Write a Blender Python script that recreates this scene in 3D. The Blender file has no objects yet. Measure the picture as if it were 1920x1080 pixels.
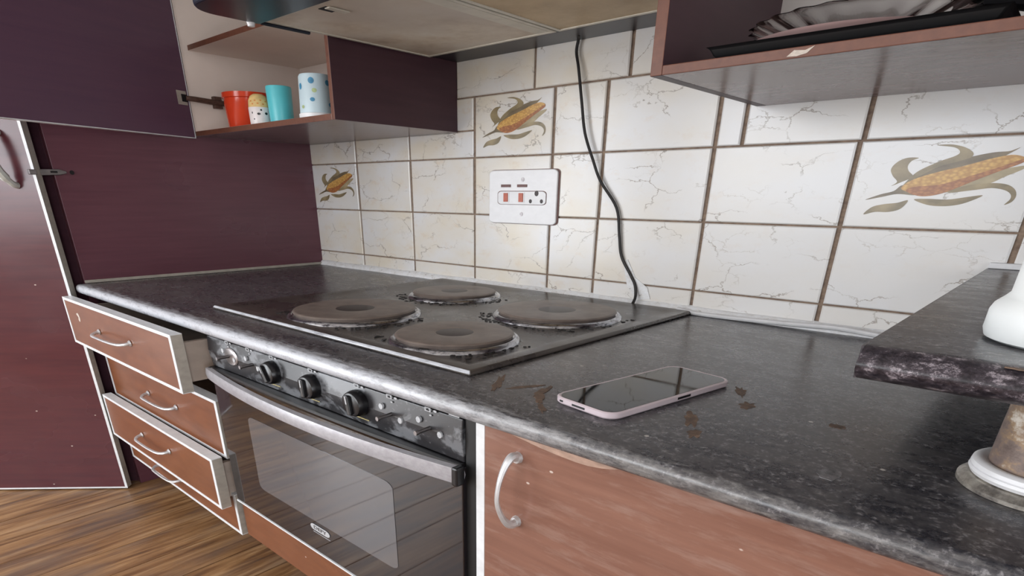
import bpy, bmesh, math, random
from mathutils import Matrix, Vector
random.seed(7)
scene = bpy.context.scene
COL = scene.collection

# ------------------------------------------------------------------ camera, world, light, exposure
cam_d = bpy.data.cameras.new('camera')
cam = bpy.data.objects.new('camera', cam_d)
COL.objects.link(cam)
cam_d.sensor_fit = 'HORIZONTAL'
cam_d.sensor_width = 36.0
cam_d.lens = 20.886
cam_d.shift_x = 0.02049
cam_d.shift_y = 0.19869
cam_d.clip_start = 0.01
cam.matrix_world = Matrix.Translation((0.96384, -1.00344, 0.65535)) @ Matrix((
    (0.7373018, -0.3061770, 0.6021974),
    (0.6755176, 0.3237373, -0.6624728),
    (0.0078801, 0.8952373, 0.4455201))).to_4x4()
scene.camera = cam

world = bpy.data.worlds.new('world')
scene.world = world
world.use_nodes = True
bgn = world.node_tree.nodes['Background']
bgn.inputs[0].default_value = (0.80, 0.90, 1.0, 1)
bgn.inputs[1].default_value = 1.6

def area_light(name, loc, target, sx, sy, energy, color):
    d = bpy.data.lights.new(name, 'AREA')
    d.shape = 'RECTANGLE'; d.size = sx; d.size_y = sy; d.energy = energy; d.color = color
    o = bpy.data.objects.new(name, d); COL.objects.link(o)
    o.location = loc
    o.rotation_euler = (Vector(target) - Vector(loc)).to_track_quat('-Z', 'Z').to_euler()
    return o
# daylight entering at the left and front windows, plus an added fill
area_light('daylight_left_window', (-1.20, -2.05, 0.63), (0.0, -2.05, 0.63), 1.30, 1.10, 40.0, (0.93, 0.96, 1.0))
area_light('daylight_front_window', (-0.10, -2.78, 0.90), (-0.10, 0.0, 0.90), 1.50, 0.66, 30.0, (0.95, 0.97, 1.0))
area_light('added_right_fill', (2.56, -1.75, 0.55), (0.0, -1.75, 0.55), 1.50, 0.95, 30.0, (0.95, 0.97, 1.0))  # added fill light, out of view, brightens hood underside and cabinet interior

scene.view_settings.view_transform = 'Standard'
scene.view_settings.look = 'None'
scene.view_settings.gamma = 1.0
scene.view_settings.use_curve_mapping = False
scene.view_settings.exposure = -0.20
scene.cycles.use_denoising = True
scene.cycles.max_bounces = 8

# ------------------------------------------------------------------ node material helpers
def srgb(r, g, b):
    f = lambda c: (c / 255 / 12.92) if c / 255 <= 0.04045 else ((c / 255 + 0.055) / 1.055) ** 2.4
    return (f(r), f(g), f(b), 1.0)

class NM:
    def __init__(s, name):
        s.m = bpy.data.materials.new(name); s.m.use_nodes = True
        s.nt = s.m.node_tree; s.n = s.nt.nodes; s.l = s.nt.links
        s.b = s.n['Principled BSDF']
    def node(s, t, **kw):
        nd = s.n.new(t)
        for k, v in kw.items(): setattr(nd, k, v)
        return nd
    def coord(s, scale=(1, 1, 1), which='Object', rand=False):
        tc = s.node('ShaderNodeTexCoord')
        out = tc.outputs[which]
        if rand:
            oi = s.node('ShaderNodeObjectInfo')
            ml = s.node('ShaderNodeVectorMath', operation='SCALE')
            cb = s.node('ShaderNodeCombineXYZ')
            s.l.new(oi.outputs['Random'], cb.inputs[0]); s.l.new(oi.outputs['Random'], cb.inputs[2])
            s.l.new(cb.outputs[0], ml.inputs[0]); ml.inputs['Scale'].default_value = 13.7
            ad = s.node('ShaderNodeVectorMath', operation='ADD')
            s.l.new(out, ad.inputs[0]); s.l.new(ml.outputs[0], ad.inputs[1]); out = ad.outputs[0]
        mp = s.node('ShaderNodeMapping'); mp.inputs['Scale'].default_value = scale
        s.l.new(out, mp.inputs[0])
        return mp.outputs[0]
    def noise(s, vec, scale, detail=3, rough=0.5, dist=0.0):
        nd = s.node('ShaderNodeTexNoise')
        nd.inputs['Scale'].default_value = scale; nd.inputs['Detail'].default_value = detail
        nd.inputs['Roughness'].default_value = rough; nd.inputs['Distortion'].default_value = dist
        s.l.new(vec, nd.inputs['Vector'])
        return nd
    def ramp(s, fac, stops):
        nd = s.node('ShaderNodeValToRGB'); cr = nd.color_ramp
        while len(cr.elements) < len(stops): cr.elements.new(0.5)
        for e, (p, c) in zip(cr.elements, stops):
            e.position = p; e.color = c if len(c) == 4 else (*c, 1)
        s.l.new(fac, nd.inputs[0])
        return nd.outputs[0]
    def bw(s, fac, a, b, lo=0.0, hi=1.0):
        return s.ramp(fac, [(a, (lo, lo, lo, 1)), (b, (hi, hi, hi, 1))])
    def mix(s, fac, a, b, mode='MIX'):
        nd = s.node('ShaderNodeMix', data_type='RGBA', blend_type=mode)
        for i, v in ((0, fac), (6, a), (7, b)):
            if hasattr(v, 'is_linked') or isinstance(v, bpy.types.NodeSocket): s.l.new(v, nd.inputs[i])
            else: nd.inputs[i].default_value = v
        return nd.outputs[2]
    def math(s, op, a, b=0.0):
        nd = s.node('ShaderNodeMath', operation=op)
        for i, v in ((0, a), (1, b)):
            if isinstance(v, bpy.types.NodeSocket): s.l.new(v, nd.inputs[i])
            else: nd.inputs[i].default_value = v
        return nd.outputs[0]
    def set(s, key, v):
        if isinstance(v, bpy.types.NodeSocket): s.l.new(v, s.b.inputs[key])
        else: s.b.inputs[key].default_value = v
    def bump(s, h, strength=0.3, dist=0.001):
        nd = s.node('ShaderNodeBump'); nd.inputs['Strength'].default_value = strength; nd.inputs['Distance'].default_value = dist
        s.l.new(h, nd.inputs['Height']); s.l.new(nd.outputs[0], s.b.inputs['Normal'])

M = {}
def simple(name, col, rough=0.4, metal=0.0, var=0.06, scale=40, spec=0.5, rough_var=0.0):
    k = NM(name); v = k.coord((1, 1, 1.9))
    n = k.noise(v, scale, 4)
    c2 = tuple(min(1, max(0, x * (1 - var * 3))) for x in col[:3]) + (1,)
    k.set('Base Color', k.mix(k.bw(n.outputs[0], 0.3, 0.75), c2, col))
    if rough_var: k.set('Roughness', k.bw(n.outputs[0], 0.3, 0.7, rough - rough_var, rough + rough_var))
    else: k.set('Roughness', rough)
    k.set('Metallic', metal); k.set('Specular IOR Level', spec)
    M[name] = k.m
    return k

simple('white_edge', srgb(226, 229, 232), 0.35, 0, 0.05, 60)
simple('cream_edge', srgb(180, 173, 163), 0.5, 0, 0.08, 60)
simple('chrome', srgb(214, 214, 216), 0.36, 0.55, 0.05, 80)
simple('handle_pale', srgb(206, 210, 204), 0.35, 0.15, 0.05, 80)
simple('dull_metal', srgb(150, 145, 145), 0.4, 1.0, 0.1, 80)
simple('rusty_metal', srgb(120, 95, 85), 0.5, 0.7, 0.15, 120)
simple('black_plastic', srgb(24, 23, 26), 0.3, 0, 0.1, 50)
simple('black_matte', srgb(12, 12, 14), 0.55, 0, 0.1, 50)
simple('dark_gap', srgb(20, 16, 20), 0.8, 0, 0.1, 50)
simple('white_plastic', srgb(232, 232, 234), 0.35, 0, 0.03, 40)
simple('socket_white', srgb(238, 238, 240), 0.4, 0, 0.02, 60)
simple('red_switch', srgb(196, 92, 62), 0.4, 0, 0.1, 200)
simple('socket_dark', srgb(60, 50, 50), 0.5, 0, 0.1, 200)
simple('socket_bronze', srgb(120, 85, 80), 0.5, 0, 0.1, 200)
simple('red_cup', srgb(214, 66, 34), 0.18, 0, 0.03, 20)
simple('turquoise_cup', srgb(92, 196, 206), 0.35, 0, 0.03, 20)
simple('pale_cup', srgb(196, 216, 224), 0.4, 0, 0.03, 20)
simple('cup_blue', srgb(72, 146, 186), 0.4, 0, 0.1, 90)
simple('cup_green', srgb(186, 204, 150), 0.4, 0, 0.1, 90)
simple('ball_white', srgb(232, 224, 224), 0.35, 0, 0.03, 60)
simple('ball_yellow', srgb(240, 206, 140), 0.4, 0, 0.1, 60)
simple('ball_orange', srgb(224, 140, 60), 0.4, 0, 0.1, 60)
simple('pink_plate', srgb(214, 178, 174), 0.3, 0, 0.03, 40)
simple('phone_case', srgb(206, 192, 198), 0.4, 0, 0.02, 40)
simple('bottle_white', srgb(236, 240, 240), 0.35, 0, 0.02, 20)
simple('cord_black', srgb(34, 30, 30), 0.5, 0, 0.1, 60)
simple('cord_white', srgb(216, 216, 218), 0.45, 0, 0.05, 60)
simple('mark_white', srgb(190, 192, 196), 0.5, 0, 0.1, 300)
simple('mark_yellow', srgb(206, 190, 130), 0.5, 0, 0.15, 300)
simple('plaster', srgb(206, 200, 190), 0.8, 0, 0.04, 6)
simple('ceiling_paint', srgb(226, 224, 220), 0.85, 0, 0.03, 6)
simple('frame_paint', srgb(222, 222, 220), 0.5, 0, 0.03, 20)
simple('inner_beige', srgb(232, 219, 210), 0.55, 0, 0.04, 8)
simple('inner_grey', srgb(206, 200, 196), 0.55, 0, 0.04, 8)
simple('drawer_box', srgb(188, 172, 160), 0.6, 0, 0.06, 30)
simple('leaf_print', srgb(166, 148, 112), 0.3, 0, 0.2, 34)
simple('leaf_print_dark', srgb(140, 122, 94), 0.3, 0, 0.2, 34)
simple('leaf_print_pale', srgb(176, 160, 126), 0.3, 0, 0.1, 60)
simple('kernel_print', srgb(232, 190, 96), 0.3, 0, 0.08, 500)
simple('chip', srgb(206, 194, 182), 0.7, 0, 0.1, 300)
simple('scuffed_wood', srgb(184, 152, 134), 0.6, 0, 0.14, 70)

def glass_mat(name, tint=(1, 1, 1, 1), rough=0.02):
    k = NM(name); k.set('Base Color', tint); k.set('Roughness', rough)
    k.set('Transmission Weight', 1.0); k.set('IOR', 1.46); M[name] = k.m
glass_mat('clear_glass', (0.93, 0.93, 0.93, 1))
glass_mat('pane_glass', (1, 1, 1, 1), 0.0)

# laminated wood-look boards
def board(name, ca, cb, rough, grain=(3, 60, 3), spec=0.5, specks=True, scuff=0.0):
    k = NM(name); v = k.coord(grain)
    n = k.noise(v, 2.2, 5, 0.55)
    n2 = k.noise(k.coord((1, 1, 1.9)), 5, 3)
    c = k.mix(k.bw(n.outputs[0], 0.3, 0.72), ca, cb)
    c = k.mix(k.math('MULTIPLY', k.bw(n2.outputs[0], 0.4, 0.75), 0.35), c, cb)
    if specks:
        vo = k.node('ShaderNodeTexVoronoi'); vo.inputs['Scale'].default_value = 19
        k.l.new(k.coord((1, 1, 1.9)), vo.inputs['Vector'])
        sp = k.bw(vo.outputs['Distance'], 0.035, 0.05, 1, 0)
        gate = k.bw(k.noise(k.coord(), 9, 1).outputs[0], 0.52, 0.56)
        c = k.mix(k.math('MULTIPLY', k.math('MULTIPLY', sp, gate), 0.75), c, srgb(214, 200, 190))
    if scuff:
        ns = k.noise(k.coord((4, 4, 26)), 3, 6, 0.7)
        c = k.mix(k.math('MULTIPLY', k.bw(ns.outputs[0], 0.5, 0.8), scuff), c, srgb(206, 190, 180))
    k.set('Base Color', c)
    k.set('Roughness', k.bw(n2.outputs[0], 0.3, 0.7, rough - 0.05, rough + 0.07)); k.set('Specular IOR Level', spec)
    M[name] = k.m
    return k
board('purple_board', srgb(92, 54, 66), srgb(104, 64, 74), 0.30, (3, 3, 50), 0.45, False)
board('purple_door', srgb(90, 63, 84), srgb(98, 69, 88), 0.42, (3, 3, 50), 0.4, False)
board('maroon_door', srgb(70, 31, 40), srgb(84, 38, 44), 0.24, (3, 3, 40), 0.5)
board('drawer_wood', srgb(104, 60, 37), srgb(124, 75, 47), 0.32, (6, 40, 30), 0.5)
board('cupboard_wood', srgb(114, 77, 64), srgb(136, 97, 82), 0.30, (2, 40, 40), 0.5, True, 0.25)
board('edge_wood', srgb(92, 56, 44), srgb(110, 69, 52), 0.45, (60, 60, 60), 0.4, False)
board('dark_inside', srgb(60, 35, 44), srgb(70, 43, 52), 0.4, (3, 3, 40), 0.4, False)

# speckled brown-grey underside
k = NM('grey_underside'); n = k.noise(k.coord((8, 26, 4)), 2.6, 4, 0.55)
n2 = k.noise(k.coord((1, 1, 1)), 5, 2)
c = k.ramp(n.outputs[0], [(0.36, srgb(70, 56, 60)), (0.45, srgb(124, 108, 110)), (0.7, srgb(150, 134, 134))])
k.set('Base Color', k.mix(k.bw(n2.outputs[0], 0.4, 0.7), c, srgb(128, 108, 108))); k.set('Roughness', 0.25); M['grey_underside'] = k.m

# glazed tile with hairline crazing
k = NM('tile_glaze'); v = k.coord((1, 1, 1.9), rand=True)
nd = k.noise(v, 16, 5, 0.65)
dv = k.node('ShaderNodeVectorMath', operation='SCALE'); k.l.new(nd.outputs['Color'], dv.inputs[0]); dv.inputs['Scale'].default_value = 0.075
av = k.node('ShaderNodeVectorMath', operation='ADD'); k.l.new(v, av.inputs[0]); k.l.new(dv.outputs[0], av.inputs[1])
vo = k.node('ShaderNodeTexVoronoi', feature='DISTANCE_TO_EDGE'); vo.inputs['Scale'].default_value = 8.5
k.l.new(av.outputs[0], vo.inputs['Vector'])
line = k.bw(vo.outputs['Distance'], 0.003, 0.013, 1, 0)
gate = k.bw(k.noise(v, 11, 2).outputs[0], 0.46, 0.6)
vo2 = k.node('ShaderNodeTexVoronoi', feature='DISTANCE_TO_EDGE'); vo2.inputs['Scale'].default_value = 19
k.l.new(av.outputs[0], vo2.inputs['Vector'])
line2 = k.math('MULTIPLY', k.bw(vo2.outputs['Distance'], 0.004, 0.022, 1, 0), k.bw(k.noise(v, 9, 2).outputs[0], 0.56, 0.68))
ge = k.node('ShaderNodeNewGeometry'); sg = k.node('ShaderNodeSeparateXYZ'); k.l.new(ge.outputs['Position'], sg.inputs[0])
gx = k.node('ShaderNodeMapRange'); gx.inputs[1].default_value = 0.60; gx.inputs[2].default_value = 0.10; gx.inputs[3].default_value = 0.3; gx.inputs[4].default_value = 1.0
k.l.new(sg.outputs[0], gx.inputs[0])           # tiles turn yellower towards the left
base = k.mix(k.math('MULTIPLY', k.bw(k.noise(v, 7, 3).outputs[0], 0.38, 0.7), gx.outputs[0]), srgb(217, 216, 216), srgb(216, 206, 188))
wv = k.coord((1, 1, 1.9))
wn = k.noise(v, 24, 5, 0.7)
base = k.mix(k.math('MULTIPLY', k.bw(wn.outputs[0], 0.56, 0.72), k.math('MULTIPLY', gx.outputs[0], 0.32)), base, srgb(204, 172, 134))
base = k.mix(k.math('MULTIPLY', k.math('MULTIPLY', line, gate), 0.9), base, srgb(146, 136, 126))
base = k.mix(k.math('MULTIPLY', line2, 0.4), base, srgb(158, 146, 132))
k.set('Base Color', base); k.set('Roughness', 0.22); k.set('Specular IOR Level', 0.45); M['tile_glaze'] = k.m

k = NM('grout'); n = k.noise(k.coord((1, 1, 1.9)), 60, 5, 0.7)
k.set('Base Color', k.ramp(n.outputs[0], [(0.3, srgb(104, 86, 76)), (0.7, srgb(152, 132, 114))])); k.set('Roughness', 0.9); M['grout'] = k.m

k = NM('corn_cob'); v = k.coord((1, 1, 1.9), rand=True)
vo = k.node('ShaderNodeTexVoronoi'); vo.inputs['Scale'].default_value = 190; k.l.new(v, vo.inputs['Vector'])
k.set('Base Color', k.ramp(vo.outputs['Distance'], [(0.1, srgb(216, 174, 98)), (0.7, srgb(180, 134, 72))])); k.set('Roughness', 0.3); M['corn_cob'] = k.m
k = NM('corn_cob_dark'); v = k.coord((1, 1, 1.9), rand=True)
vo = k.node('ShaderNodeTexVoronoi'); vo.inputs['Scale'].default_value = 190; k.l.new(v, vo.inputs['Vector'])
k.set('Base Color', k.ramp(vo.outputs['Distance'], [(0.1, srgb(182, 122, 70)), (0.7, srgb(146, 90, 54))])); k.set('Roughness', 0.3); M['corn_cob_dark'] = k.m

# black speckled laminate worktop, rounded front edge worn, with window highlight painted in
def laminate(name, y_edge, wear_glint):
    k = NM(name); v = k.coord()
    f1 = k.noise(v, 210, 3, 0.7); f2 = k.noise(k.coord((1, 2.2, 1)), 26, 5, 0.7); f3 = k.noise(v, 3.2, 3)
    c = k.ramp(f1.outputs[0], [(0.40, srgb(46, 46, 52)), (0.56, srgb(70, 69, 73)), (0.70, srgb(132, 130, 133))])
    c = k.mix(k.math('MULTIPLY', k.bw(f2.outputs[0], 0.42, 0.7), 0.4), c, srgb(104, 100, 98))
    c = k.mix(k.math('MULTIPLY', k.bw(f3.outputs[0], 0.5, 0.75), 0.3), c, srgb(120, 112, 106))
    vs = k.node('ShaderNodeTexVoronoi'); vs.inputs['Scale'].default_value = 13; k.l.new(v, vs.inputs['Vector'])
    sp = k.bw(vs.outputs['Distance'], 0.02, 0.03, 1, 0)
    c = k.mix(k.math('MULTIPLY', sp, 0.8), c, srgb(196, 190, 184))
    sx = k.node('ShaderNodeSeparateXYZ'); tc = k.node('ShaderNodeTexCoord'); k.l.new(tc.outputs['Object'], sx.inputs[0])
    if wear_glint:
        e = k.node('ShaderNodeMapRange'); e.inputs[1].default_value = y_edge + 0.050; e.inputs[2].default_value = y_edge + 0.002
        k.l.new(sx.outputs[1], e.inputs[0])
        fw = k.noise(k.coord((14, 60, 60)), 3, 6, 0.75)
        xr = k.node('ShaderNodeMapRange'); xr.inputs[1].default_value = 0.35; xr.inputs[2].default_value = 0.95; xr.inputs[3].default_value = 0.70; xr.inputs[4].default_value = 0.99
        k.l.new(sx.outputs[0], xr.inputs[0])
        w = k.math('ADD', k.math('MULTIPLY', e.outputs[0], 0.75), k.math('SUBTRACT', fw.outputs[0], xr.outputs[0]))
        wm = k.bw(w, 0.22, 0.52)
        xc = k.node('ShaderNodeMapRange'); xc.inputs[1].default_value = 0.45; xc.inputs[2].default_value = 0.75; k.l.new(sx.outputs[0], xc.inputs[0])  # paler left end mixes edge wear with the painted highlight
        c = k.mix(k.math('MULTIPLY', wm, wear_glint), c, k.mix(xc.outputs[0], srgb(190, 193, 200), srgb(138, 136, 134)))
        # scratches at the drawer end
        l = k.node('ShaderNodeMapRange'); l.inputs[1].default_value = -0.10; l.inputs[2].default_value = -0.42
        k.l.new(sx.outputs[0], l.inputs[0])
        fs = k.noise(k.coord((30, 5, 1)), 3, 5, 0.75)
        sm = k.math('MULTIPLY', k.math('MULTIPLY', k.bw(fs.outputs[0], 0.60, 0.68), l.outputs[0]), 0.6)
        c = k.mix(sm, c, srgb(190, 192, 198))
    k.set('Base Color', c)
    k.set('Roughness', k.bw(f2.outputs[0], 0.3, 0.7, 0.22, 0.36)); k.set('Specular IOR Level', 0.55)
    M[name] = k.m
laminate('worktop', -0.622, 0.9)
laminate('bar_top', -0.62, 0)
k = NM('bar_edge'); v = k.coord((1, 1, 1.6)); f1 = k.noise(v, 95, 5, 0.85)
k.set('Base Color', k.ramp(f1.outputs[0], [(0.40, srgb(30, 26, 32)), (0.54, srgb(66, 60, 66)), (0.66, srgb(156, 148, 154))])); k.set('Roughness', 0.35); M['bar_edge'] = k.m
k = NM('burnt_patch'); n = k.noise(k.coord(), 90, 4, 0.7)
k.set('Base Color', k.ramp(n.outputs[0], [(0.3, srgb(66, 58, 54)), (0.6, srgb(112, 90, 74)), (0.8, srgb(158, 136, 116))])); k.set('Roughness', 0.7); M['burnt_patch'] = k.m
k = NM('grey_patch'); n = k.noise(k.coord(), 160, 4, 0.7)
k.set('Base Color', k.ramp(n.outputs[0], [(0.3, srgb(70, 68, 70)), (0.75, srgb(140, 138, 140))])); k.set('Roughness', 0.6); M['grey_patch'] = k.m

k = NM('sealant'); n = k.noise(k.coord((40, 60, 60)), 2, 5, 0.7)
k.set('Base Color', k.ramp(n.outputs[0], [(0.28, srgb(120, 108, 98)), (0.38, srgb(216, 215, 214)), (0.7, srgb(232, 234, 238))])); k.set('Roughness', 0.6); k.bump(n.outputs[0], 0.6, 0.003); M['sealant'] = k.m

# hob enamel, hot plates
k = NM('hob_enamel'); n = k.noise(k.coord(), 12, 5, 0.6); n2 = k.noise(k.coord(), 70, 4, 0.7)
c = k.mix(k.bw(n.outputs[0], 0.35, 0.7), srgb(50, 46, 46), srgb(84, 77, 72))
k.set('Base Color', c); k.set('Roughness', k.bw(n.outputs[0], 0.3, 0.7, 0.2, 0.38)); k.bump(n2.outputs[0], 0.15, 0.002); M['hob_enamel'] = k.m
k = NM('hob_edge_glint'); n = k.noise(k.coord((8, 60, 60)), 3, 5, 0.7)  # pale tones put the window's highlight into the edge colour
k.set('Base Color', k.ramp(n.outputs[0], [(0.3, srgb(110, 110, 116)), (0.5, srgb(190, 193, 200)), (0.75, srgb(220, 223, 228))])); k.set('Roughness', 0.2); M['hob_edge_glint'] = k.m
k = NM('hotplate'); n = k.noise(k.coord(), 40, 4, 0.6)
k.set('Base Color', k.ramp(n.outputs[0], [(0.3, srgb(104, 93, 88)), (0.7, srgb(130, 118, 110))])); k.set('Roughness', 0.42); k.set('Metallic', 0.1); M['hotplate'] = k.m
simple('hotplate_hub', srgb(66, 54, 52), 0.4, 0.4, 0.15, 150)
k = NM('spill_ring'); n = k.noise(k.coord((1, 1, 3)), 60, 5, 0.75)
k.set('Base Color', k.ramp(n.outputs[0], [(0.36, srgb(70, 70, 76)), (0.5, srgb(180, 182, 188)), (0.8, srgb(220, 222, 228))])); k.set('Metallic', 0.95); k.set('Roughness', 0.22); M['spill_ring'] = k.m
simple('burnt_crust', srgb(40, 36, 36), 0.45, 0, 0.3, 200)

# oven
k = NM('oven_panel'); n = k.noise(k.coord((1, 1, 1.9)), 17, 5, 0.62, 0.4); n2 = k.noise(k.coord((1, 1, 1.9)), 120, 4, 0.7)
c = k.mix(k.bw(n.outputs[0], 0.52, 0.60), srgb(34, 33, 36), srgb(104, 106, 110))
c = k.mix(k.math('MULTIPLY', k.bw(n2.outputs[0], 0.62, 0.75), 0.5), c, srgb(150, 150, 152))
k.set('Base Color', c); k.set('Roughness', 0.32); M['oven_panel'] = k.m
def glassy(name, col, rough, coat, spec=0.9):
    k = NM(name); n = k.noise(k.coord((1, 1, 1.9)), 14, 5, 0.7)
    k.set('Base Color', col); k.set('Roughness', k.bw(n.outputs[0], 0.4, 0.75, rough, rough + 0.05)); k.set('Specular IOR Level', spec); k.set('Coat Weight', coat); k.set('Coat Roughness', rough)
    M[name] = k.m
glassy('oven_glass', srgb(26, 22, 26), 0.03, 0.4)
glassy('oven_window', srgb(84, 84, 88), 0.04, 0.6)
glassy('phone_screen', srgb(12, 12, 13), 0.02, 0.0, 0.28)
k = NM('handle_worn'); n = k.noise(k.coord((1, 1, 1.9)), 90, 5, 0.7)
k.set('Base Color', k.ramp(n.outputs[0], [(0.3, srgb(146, 144, 150)), (0.7, srgb(172, 171, 176))])); k.set('Roughness', 0.3); k.set('Metallic', 0.2); M['handle_worn'] = k.m

# hood
k = NM('greasy_filter'); n = k.noise(k.coord(), 13, 6, 0.65); n2 = k.noise(k.coord(), 3.5, 2)
c = k.ramp(n.outputs[0], [(0.3, srgb(178, 156, 130)), (0.52, srgb(218, 203, 182)), (0.72, srgb(232, 224, 210))])
k.set('Base Color', k.mix(k.bw(n2.outputs[0], 0.4, 0.7), c, srgb(196, 186, 176))); k.set('Roughness', 0.5); M['greasy_filter'] = k.m
k = NM('greasy_filter_brown'); n = k.noise(k.coord(), 15, 6, 0.65)
k.set('Base Color', k.ramp(n.outputs[0], [(0.3, srgb(170, 144, 106)), (0.6, srgb(196, 172, 134)), (0.8, srgb(206, 186, 152))])); k.set('Roughness', 0.5); M['greasy_filter_brown'] = k.m
simple('filter_frame', srgb(216, 210, 196), 0.45, 0.2, 0.06, 40)
simple('hood_navy', srgb(32, 38, 54), 0.34, 0, 0.15, 14, 0.35)
simple('hood_back', srgb(44, 40, 48), 0.4, 0, 0.1, 10)

# floor
k = NM('floor_plank'); v = k.coord((22, 1.6, 1), rand=True); oi = k.node('ShaderNodeObjectInfo')
n = k.noise(v, 2.4, 6, 0.65, 0.4); n2 = k.noise(k.coord((2.2, 0.8, 1)), 4.5, 4, 0.6)
c = k.ramp(n.outputs[0], [(0.28, srgb(74, 52, 36)), (0.42, srgb(124, 88, 56)), (0.58, srgb(168, 130, 90)), (0.75, srgb(196, 166, 130))])
c = k.mix(k.math('MULTIPLY', k.bw(n2.outputs[0], 0.46, 0.64), 0.6), c, srgb(100, 90, 86))
c = k.mix(k.math('MULTIPLY', oi.outputs['Random'], 0.25), c, srgb(110, 76, 50))
k.set('Base Color', c); k.set('Roughness', 0.38); k.bump(n.outputs[0], 0.2, 0.001); M['floor_plank'] = k.m
simple('floor_gap', srgb(44, 32, 26), 0.9, 0, 0.1, 30)

# rusty bar support
k = NM('rusty_pipe'); v = k.coord((1, 1, 1.6)); n = k.noise(v, 30, 6, 0.7); n2 = k.noise(v, 11, 3)
c = k.ramp(n.outputs[0], [(0.34, srgb(84, 70, 66)), (0.48, srgb(128, 112, 104)), (0.56, srgb(158, 132, 104)), (0.64, srgb(214, 206, 194))])
k.set('Base Color', k.mix(k.math('MULTIPLY', k.bw(n2.outputs[0], 0.48, 0.62), 0.7), c, srgb(122, 108, 106))); k.set('Roughness', 0.5); k.set('Metallic', 0.2); M['rusty_pipe'] = k.m
k = NM('flange_metal'); n = k.noise(k.coord(), 60, 5, 0.7)
k.set('Base Color', k.ramp(n.outputs[0], [(0.35, srgb(96, 90, 86)), (0.6, srgb(176, 170, 160)), (0.8, srgb(206, 204, 198))])); k.set('Roughness', 0.4); k.set('Metallic', 0.4); M['flange_metal'] = k.m

# ------------------------------------------------------------------ mesh helpers
class MB:
    def __init__(s): s.v = []; s.f = []; s.m = []
    def add(s, vs, fs, m=0):
        o = len(s.v); s.v += [tuple(p) for p in vs]
        for f in fs: s.f.append(tuple(i + o for i in f)); s.m.append(m)
    def box(s, x0, x1, y0, y1, z0, z1, m=0, top=None, bottom=None, front=None, right=None, left=None):
        vs = [(x, y, z) for z in (z0, z1) for y in (y0, y1) for x in (x0, x1)]
        fs = [((0, 2, 3, 1), bottom), ((4, 5, 7, 6), top), ((0, 1, 5, 4), front), ((2, 6, 7, 3), None), ((0, 4, 6, 2), left), ((1, 3, 7, 5), right)]
        o = len(s.v); s.v += vs
        for f, mm in fs: s.f.append(tuple(i + o for i in f)); s.m.append(m if mm is None else mm)
        return s
    def poly(s, pts, off, m=0):
        """closed prism: polygon pts extruded by vector off"""
        n = len(pts); a = [Vector(p) for p in pts]; b = [p + Vector(off) for p in a]
        s.add(a + b, [tuple(reversed(range(n))), tuple(range(n, 2 * n))] + [(i, (i + 1) % n, n + (i + 1) % n, n + i) for i in range(n)], m)
        return s
    def tube(s, path, r, n=8, m=0, sq=(1, 1), cap=True):
        P = [Vector(p) for p in path]; R_ = r if isinstance(r, (list, tuple)) else [r] * len(P)
        o = len(s.v); up = None; rings = []
        for i, p in enumerate(P):
            t = (P[min(i + 1, len(P) - 1)] - P[max(i - 1, 0)]).normalized()
            if up is None:
                up = Vector((0, 0, 1)) if abs(t.z) < 0.9 else Vector((1, 0, 0))
            a = t.cross(up).normalized(); b = a.cross(t).normalized(); up = b
            rings.append([p + a * (R_[i] * sq[0] * math.cos(q)) + b * (R_[i] * sq[1] * math.sin(q)) for q in [2 * math.pi * j / n for j in range(n)]])
        vs = [p for rg in rings for p in rg]
        fs = [(i * n + j, i * n + (j + 1) % n, (i + 1) * n + (j + 1) % n, (i + 1) * n + j) for i in range(len(P) - 1) for j in range(n)]
        if cap: fs += [tuple(reversed(range(n))), tuple((len(P) - 1) * n + j for j in range(n))]
        s.add(vs, fs, m); return s
    def lathe(s, prof, cx, cy, n=40, m=0, sy=1.0, flute=0, famp=0.0, lean=(0, 0, 0), mats=None, closed=False):
        vs = []; fs = []
        for (r, z) in prof:
            for j in range(n):
                q = 2 * math.pi * j / n
                rr = r * (1 + famp * math.cos(flute * q)) if flute else r
                vs.append((cx + rr * math.cos(q) + lean[0] * (z - lean[2]), cy + rr * sy * math.sin(q) + lean[1] * (z - lean[2]), z))
        o = len(s.v); s.v += vs
        L = len(prof)
        for i in range(L if closed else L - 1):
            i2 = (i + 1) % L
            for j in range(n):
                s.f.append((o + i * n + j, o + i * n + (j + 1) % n, o + i2 * n + (j + 1) % n, o + i2 * n + j)); s.m.append(mats[i] if mats else m)
        if not closed:
            if prof[0][0] > 1e-6: s.f.append(tuple(o + j for j in reversed(range(n)))); s.m.append(mats[0] if mats else m)
            if prof[-1][0] > 1e-6: s.f.append(tuple(o + (L - 1) * n + j for j in range(n))); s.m.append(mats[-1] if mats else m)
        return s
    def mesh(s, name, mats):
        me = bpy.data.meshes.new(name); me.from_pydata(s.v, [], s.f)
        for mn in (mats if isinstance(mats, (list, tuple)) else [mats]): me.materials.append(M[mn])
        for p, mi in zip(me.polygons, s.m): p.material_index = mi
        bm = bmesh.new(); bm.from_mesh(me); bmesh.ops.recalc_face_normals(bm, faces=bm.faces); bm.to_mesh(me); bm.free()
        return me
    def build(s, name, mats, parent=None, bevel=0.0, smooth=False, seg=2):
        return link(name, s.mesh(name, mats), parent, bevel, smooth, seg)

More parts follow.
